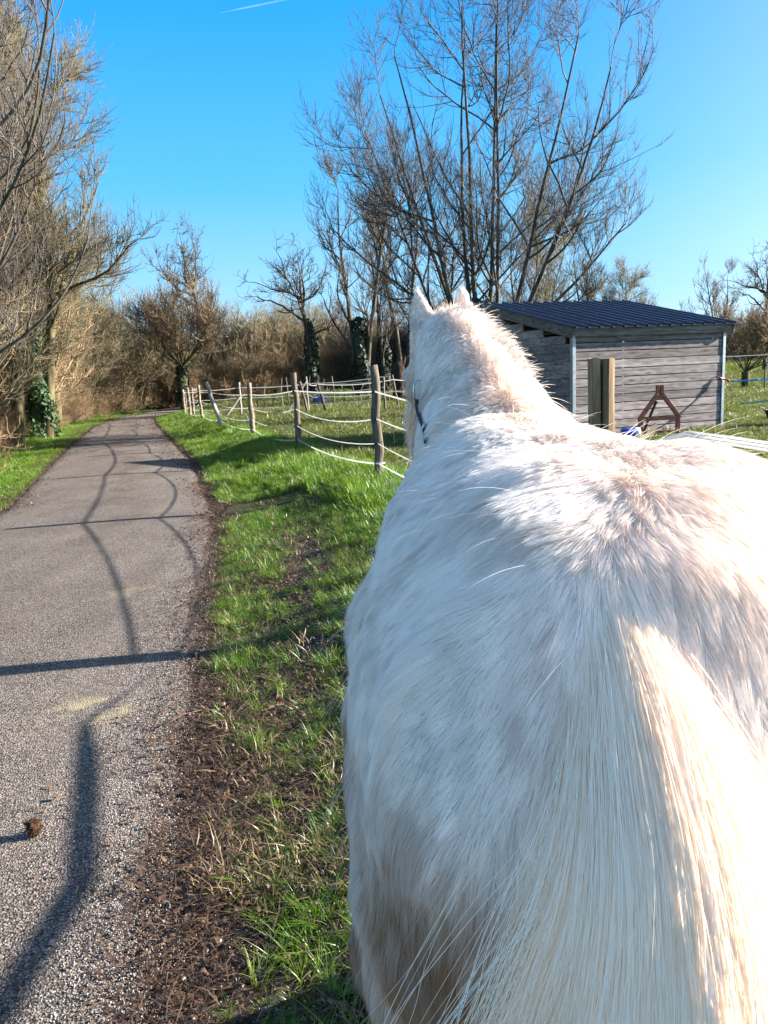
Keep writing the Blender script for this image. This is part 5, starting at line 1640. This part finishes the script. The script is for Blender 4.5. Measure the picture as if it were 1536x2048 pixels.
    root_p = np.stack([cx, cy, cz - .02], 1)
    K = 6; t = np.linspace(0, 1, K)
    ln = np.interp(s0, [0, .3, .6, 1], [.035, .07, .055, .045]) * RNG.uniform(.5, 1.15, n_m)
    lean = np.stack([RNG.normal(.62, .28, n_m), RNG.normal(-.12, .25, n_m), RNG.normal(.75, .2, n_m)], 1)
    lean /= np.linalg.norm(lean, axis=1)[:, None]
    P = root_p[:, None, :] + lean[:, None, :] * (ln[:, None] * t[None, :])[:, :, None]
    P[:, :, 2] -= (ln[:, None] * RNG.uniform(.1, .55, n_m)[:, None]) * t[None, :] ** 2
    P[:, :, 0] += (ln[:, None] * .25) * t[None, :] ** 2
    curves_obj('mane', P, np.array([.0008, .0008, .00075, .0007, .0005, .0002]), np.clip(RNG.normal(.2, .1, n_m), 0, 1), long_mat, lean + np.array([.3, -.4, .3]))
    # ---- beard under the jaw, left side
    n_b = 2600
    q = RNG.random(n_b)
    root_p = np.stack([.10 + .04 * RNG.random(n_b) + .02 * q, 2.72 + .08 * RNG.random(n_b), 1.50 - .16 * q], 1)
    ln = RNG.uniform(.03, .075, n_b)
    dr = np.stack([RNG.normal(-.22, .15, n_b), RNG.normal(-.15, .15, n_b), -1 + 0 * q], 1)
    P = root_p[:, None, :] + dr[:, None, :] * (ln[:, None] * t[None, :])[:, :, None]
    curves_obj('beard', P, np.array([.0009, .0009, .0008, .0007, .0005, .0002]), np.clip(RNG.normal(.6, .18, n_b), 0, 1), long_mat, np.tile([-.6, -.8, 0], (n_b, 1)))
    # ---- eye and head collar
    m_black = simple_mat('black_webbing', (.006, .006, .008), (.02, .02, .025), 60, .6)
    m_eye = simple_mat('eye_dark', (.004, .003, .002), (.01, .006, .004), 5, .1, bmp=0)
    m_steel = simple_mat('buckle_steel', (.5, .5, .52), (.7, .7, .72), 20, .25, metal=1, bmp=0)
    eye = MB()
    eye.tube([(.116, 2.80, 1.53), (.110, 2.80, 1.545), (.112, 2.80, 1.56)], [.012, .02, .012], 10)
    eye.v = [tuple(np.array(q_) - off) for q_ in eye.v]
    eye.build('eye', m_eye, root, True)
    hb = empty('head_collar', real((.12, 2.72, 1.5)), 'dark head collar with steel rings on the white horse\'s cheek', 'head collar')
    hb.scale = (HS, HS, HS)
    hc_off = np.array([.12, 2.72, 1.5])
    def sub(mb):
        mb.v = [tuple(np.array(q_) - hc_off) for q_ in mb.v]; return mb
    from mathutils.bvhtree import BVHTree
    bvh = BVHTree.FromPolygons([tuple(v_) for v_ in co], [tuple(int(i_) for i_ in t_) for t_ in tri])
    def on_head(px, py, out_=.022):
        for dx_ in (0, 3, 6, 10, 15):
            r_ = pray(px + dx_, py).normalized()
            h_ = bvh.ray_cast(EYE, r_)
            if h_[0] is not None and h_[0].y > 2.0: return h_[0] - r_ * out_
        return at_y(px, py, 2.66)
    strap = [on_head(*q_) for q_ in ((838, 800), (838, 812), (842, 828), (847, 842), (853, 856), (856, 872), (857, 886))]
    sub(MB().ribbon(strap, [(1, .1, 0)] * 7, .024, .005)).build('cheek_strap', m_black, hb)
    # throat strap and noseband going round the head
    ring_pts = []
    for k in range(13):
        an = 2 * math.pi * k / 12
        ring_pts.append((.200 + math.cos(an) * .095, 2.80 + math.sin(an) * .14 * .9, 1.36 - .02 * math.sin(an)))
    sub(MB().ribbon(ring_pts, [(0, 0, 1)] * 13, .024, .004)).build('noseband', m_black, hb)
    def ring(c, r, th, sq=1.0):
        pts = [(c[0] + math.cos(2 * math.pi * k / 12) * r * .45, c[1], c[2] + math.sin(2 * math.pi * k / 12) * r * sq) for k in range(13)]
        return sub(MB().tube(pts, th, 6, False))
    ring(on_head(837, 783, .026), .032, .0035, 1.1).build('ring', m_steel, hb)
    ring(on_head(851, 858, .030), .016, .003, 1.0).build('ring', m_steel, hb)
    return root
def dist_of(p): return np.linalg.norm(p - np.array(EYE), axis=1)
make_mats()
make_ground()
make_road()
make_fences()
shed, shed_ang, shed_a = make_shed()
make_yard(shed)
make_trees()
make_contrail()
make_horse()
make_grass()
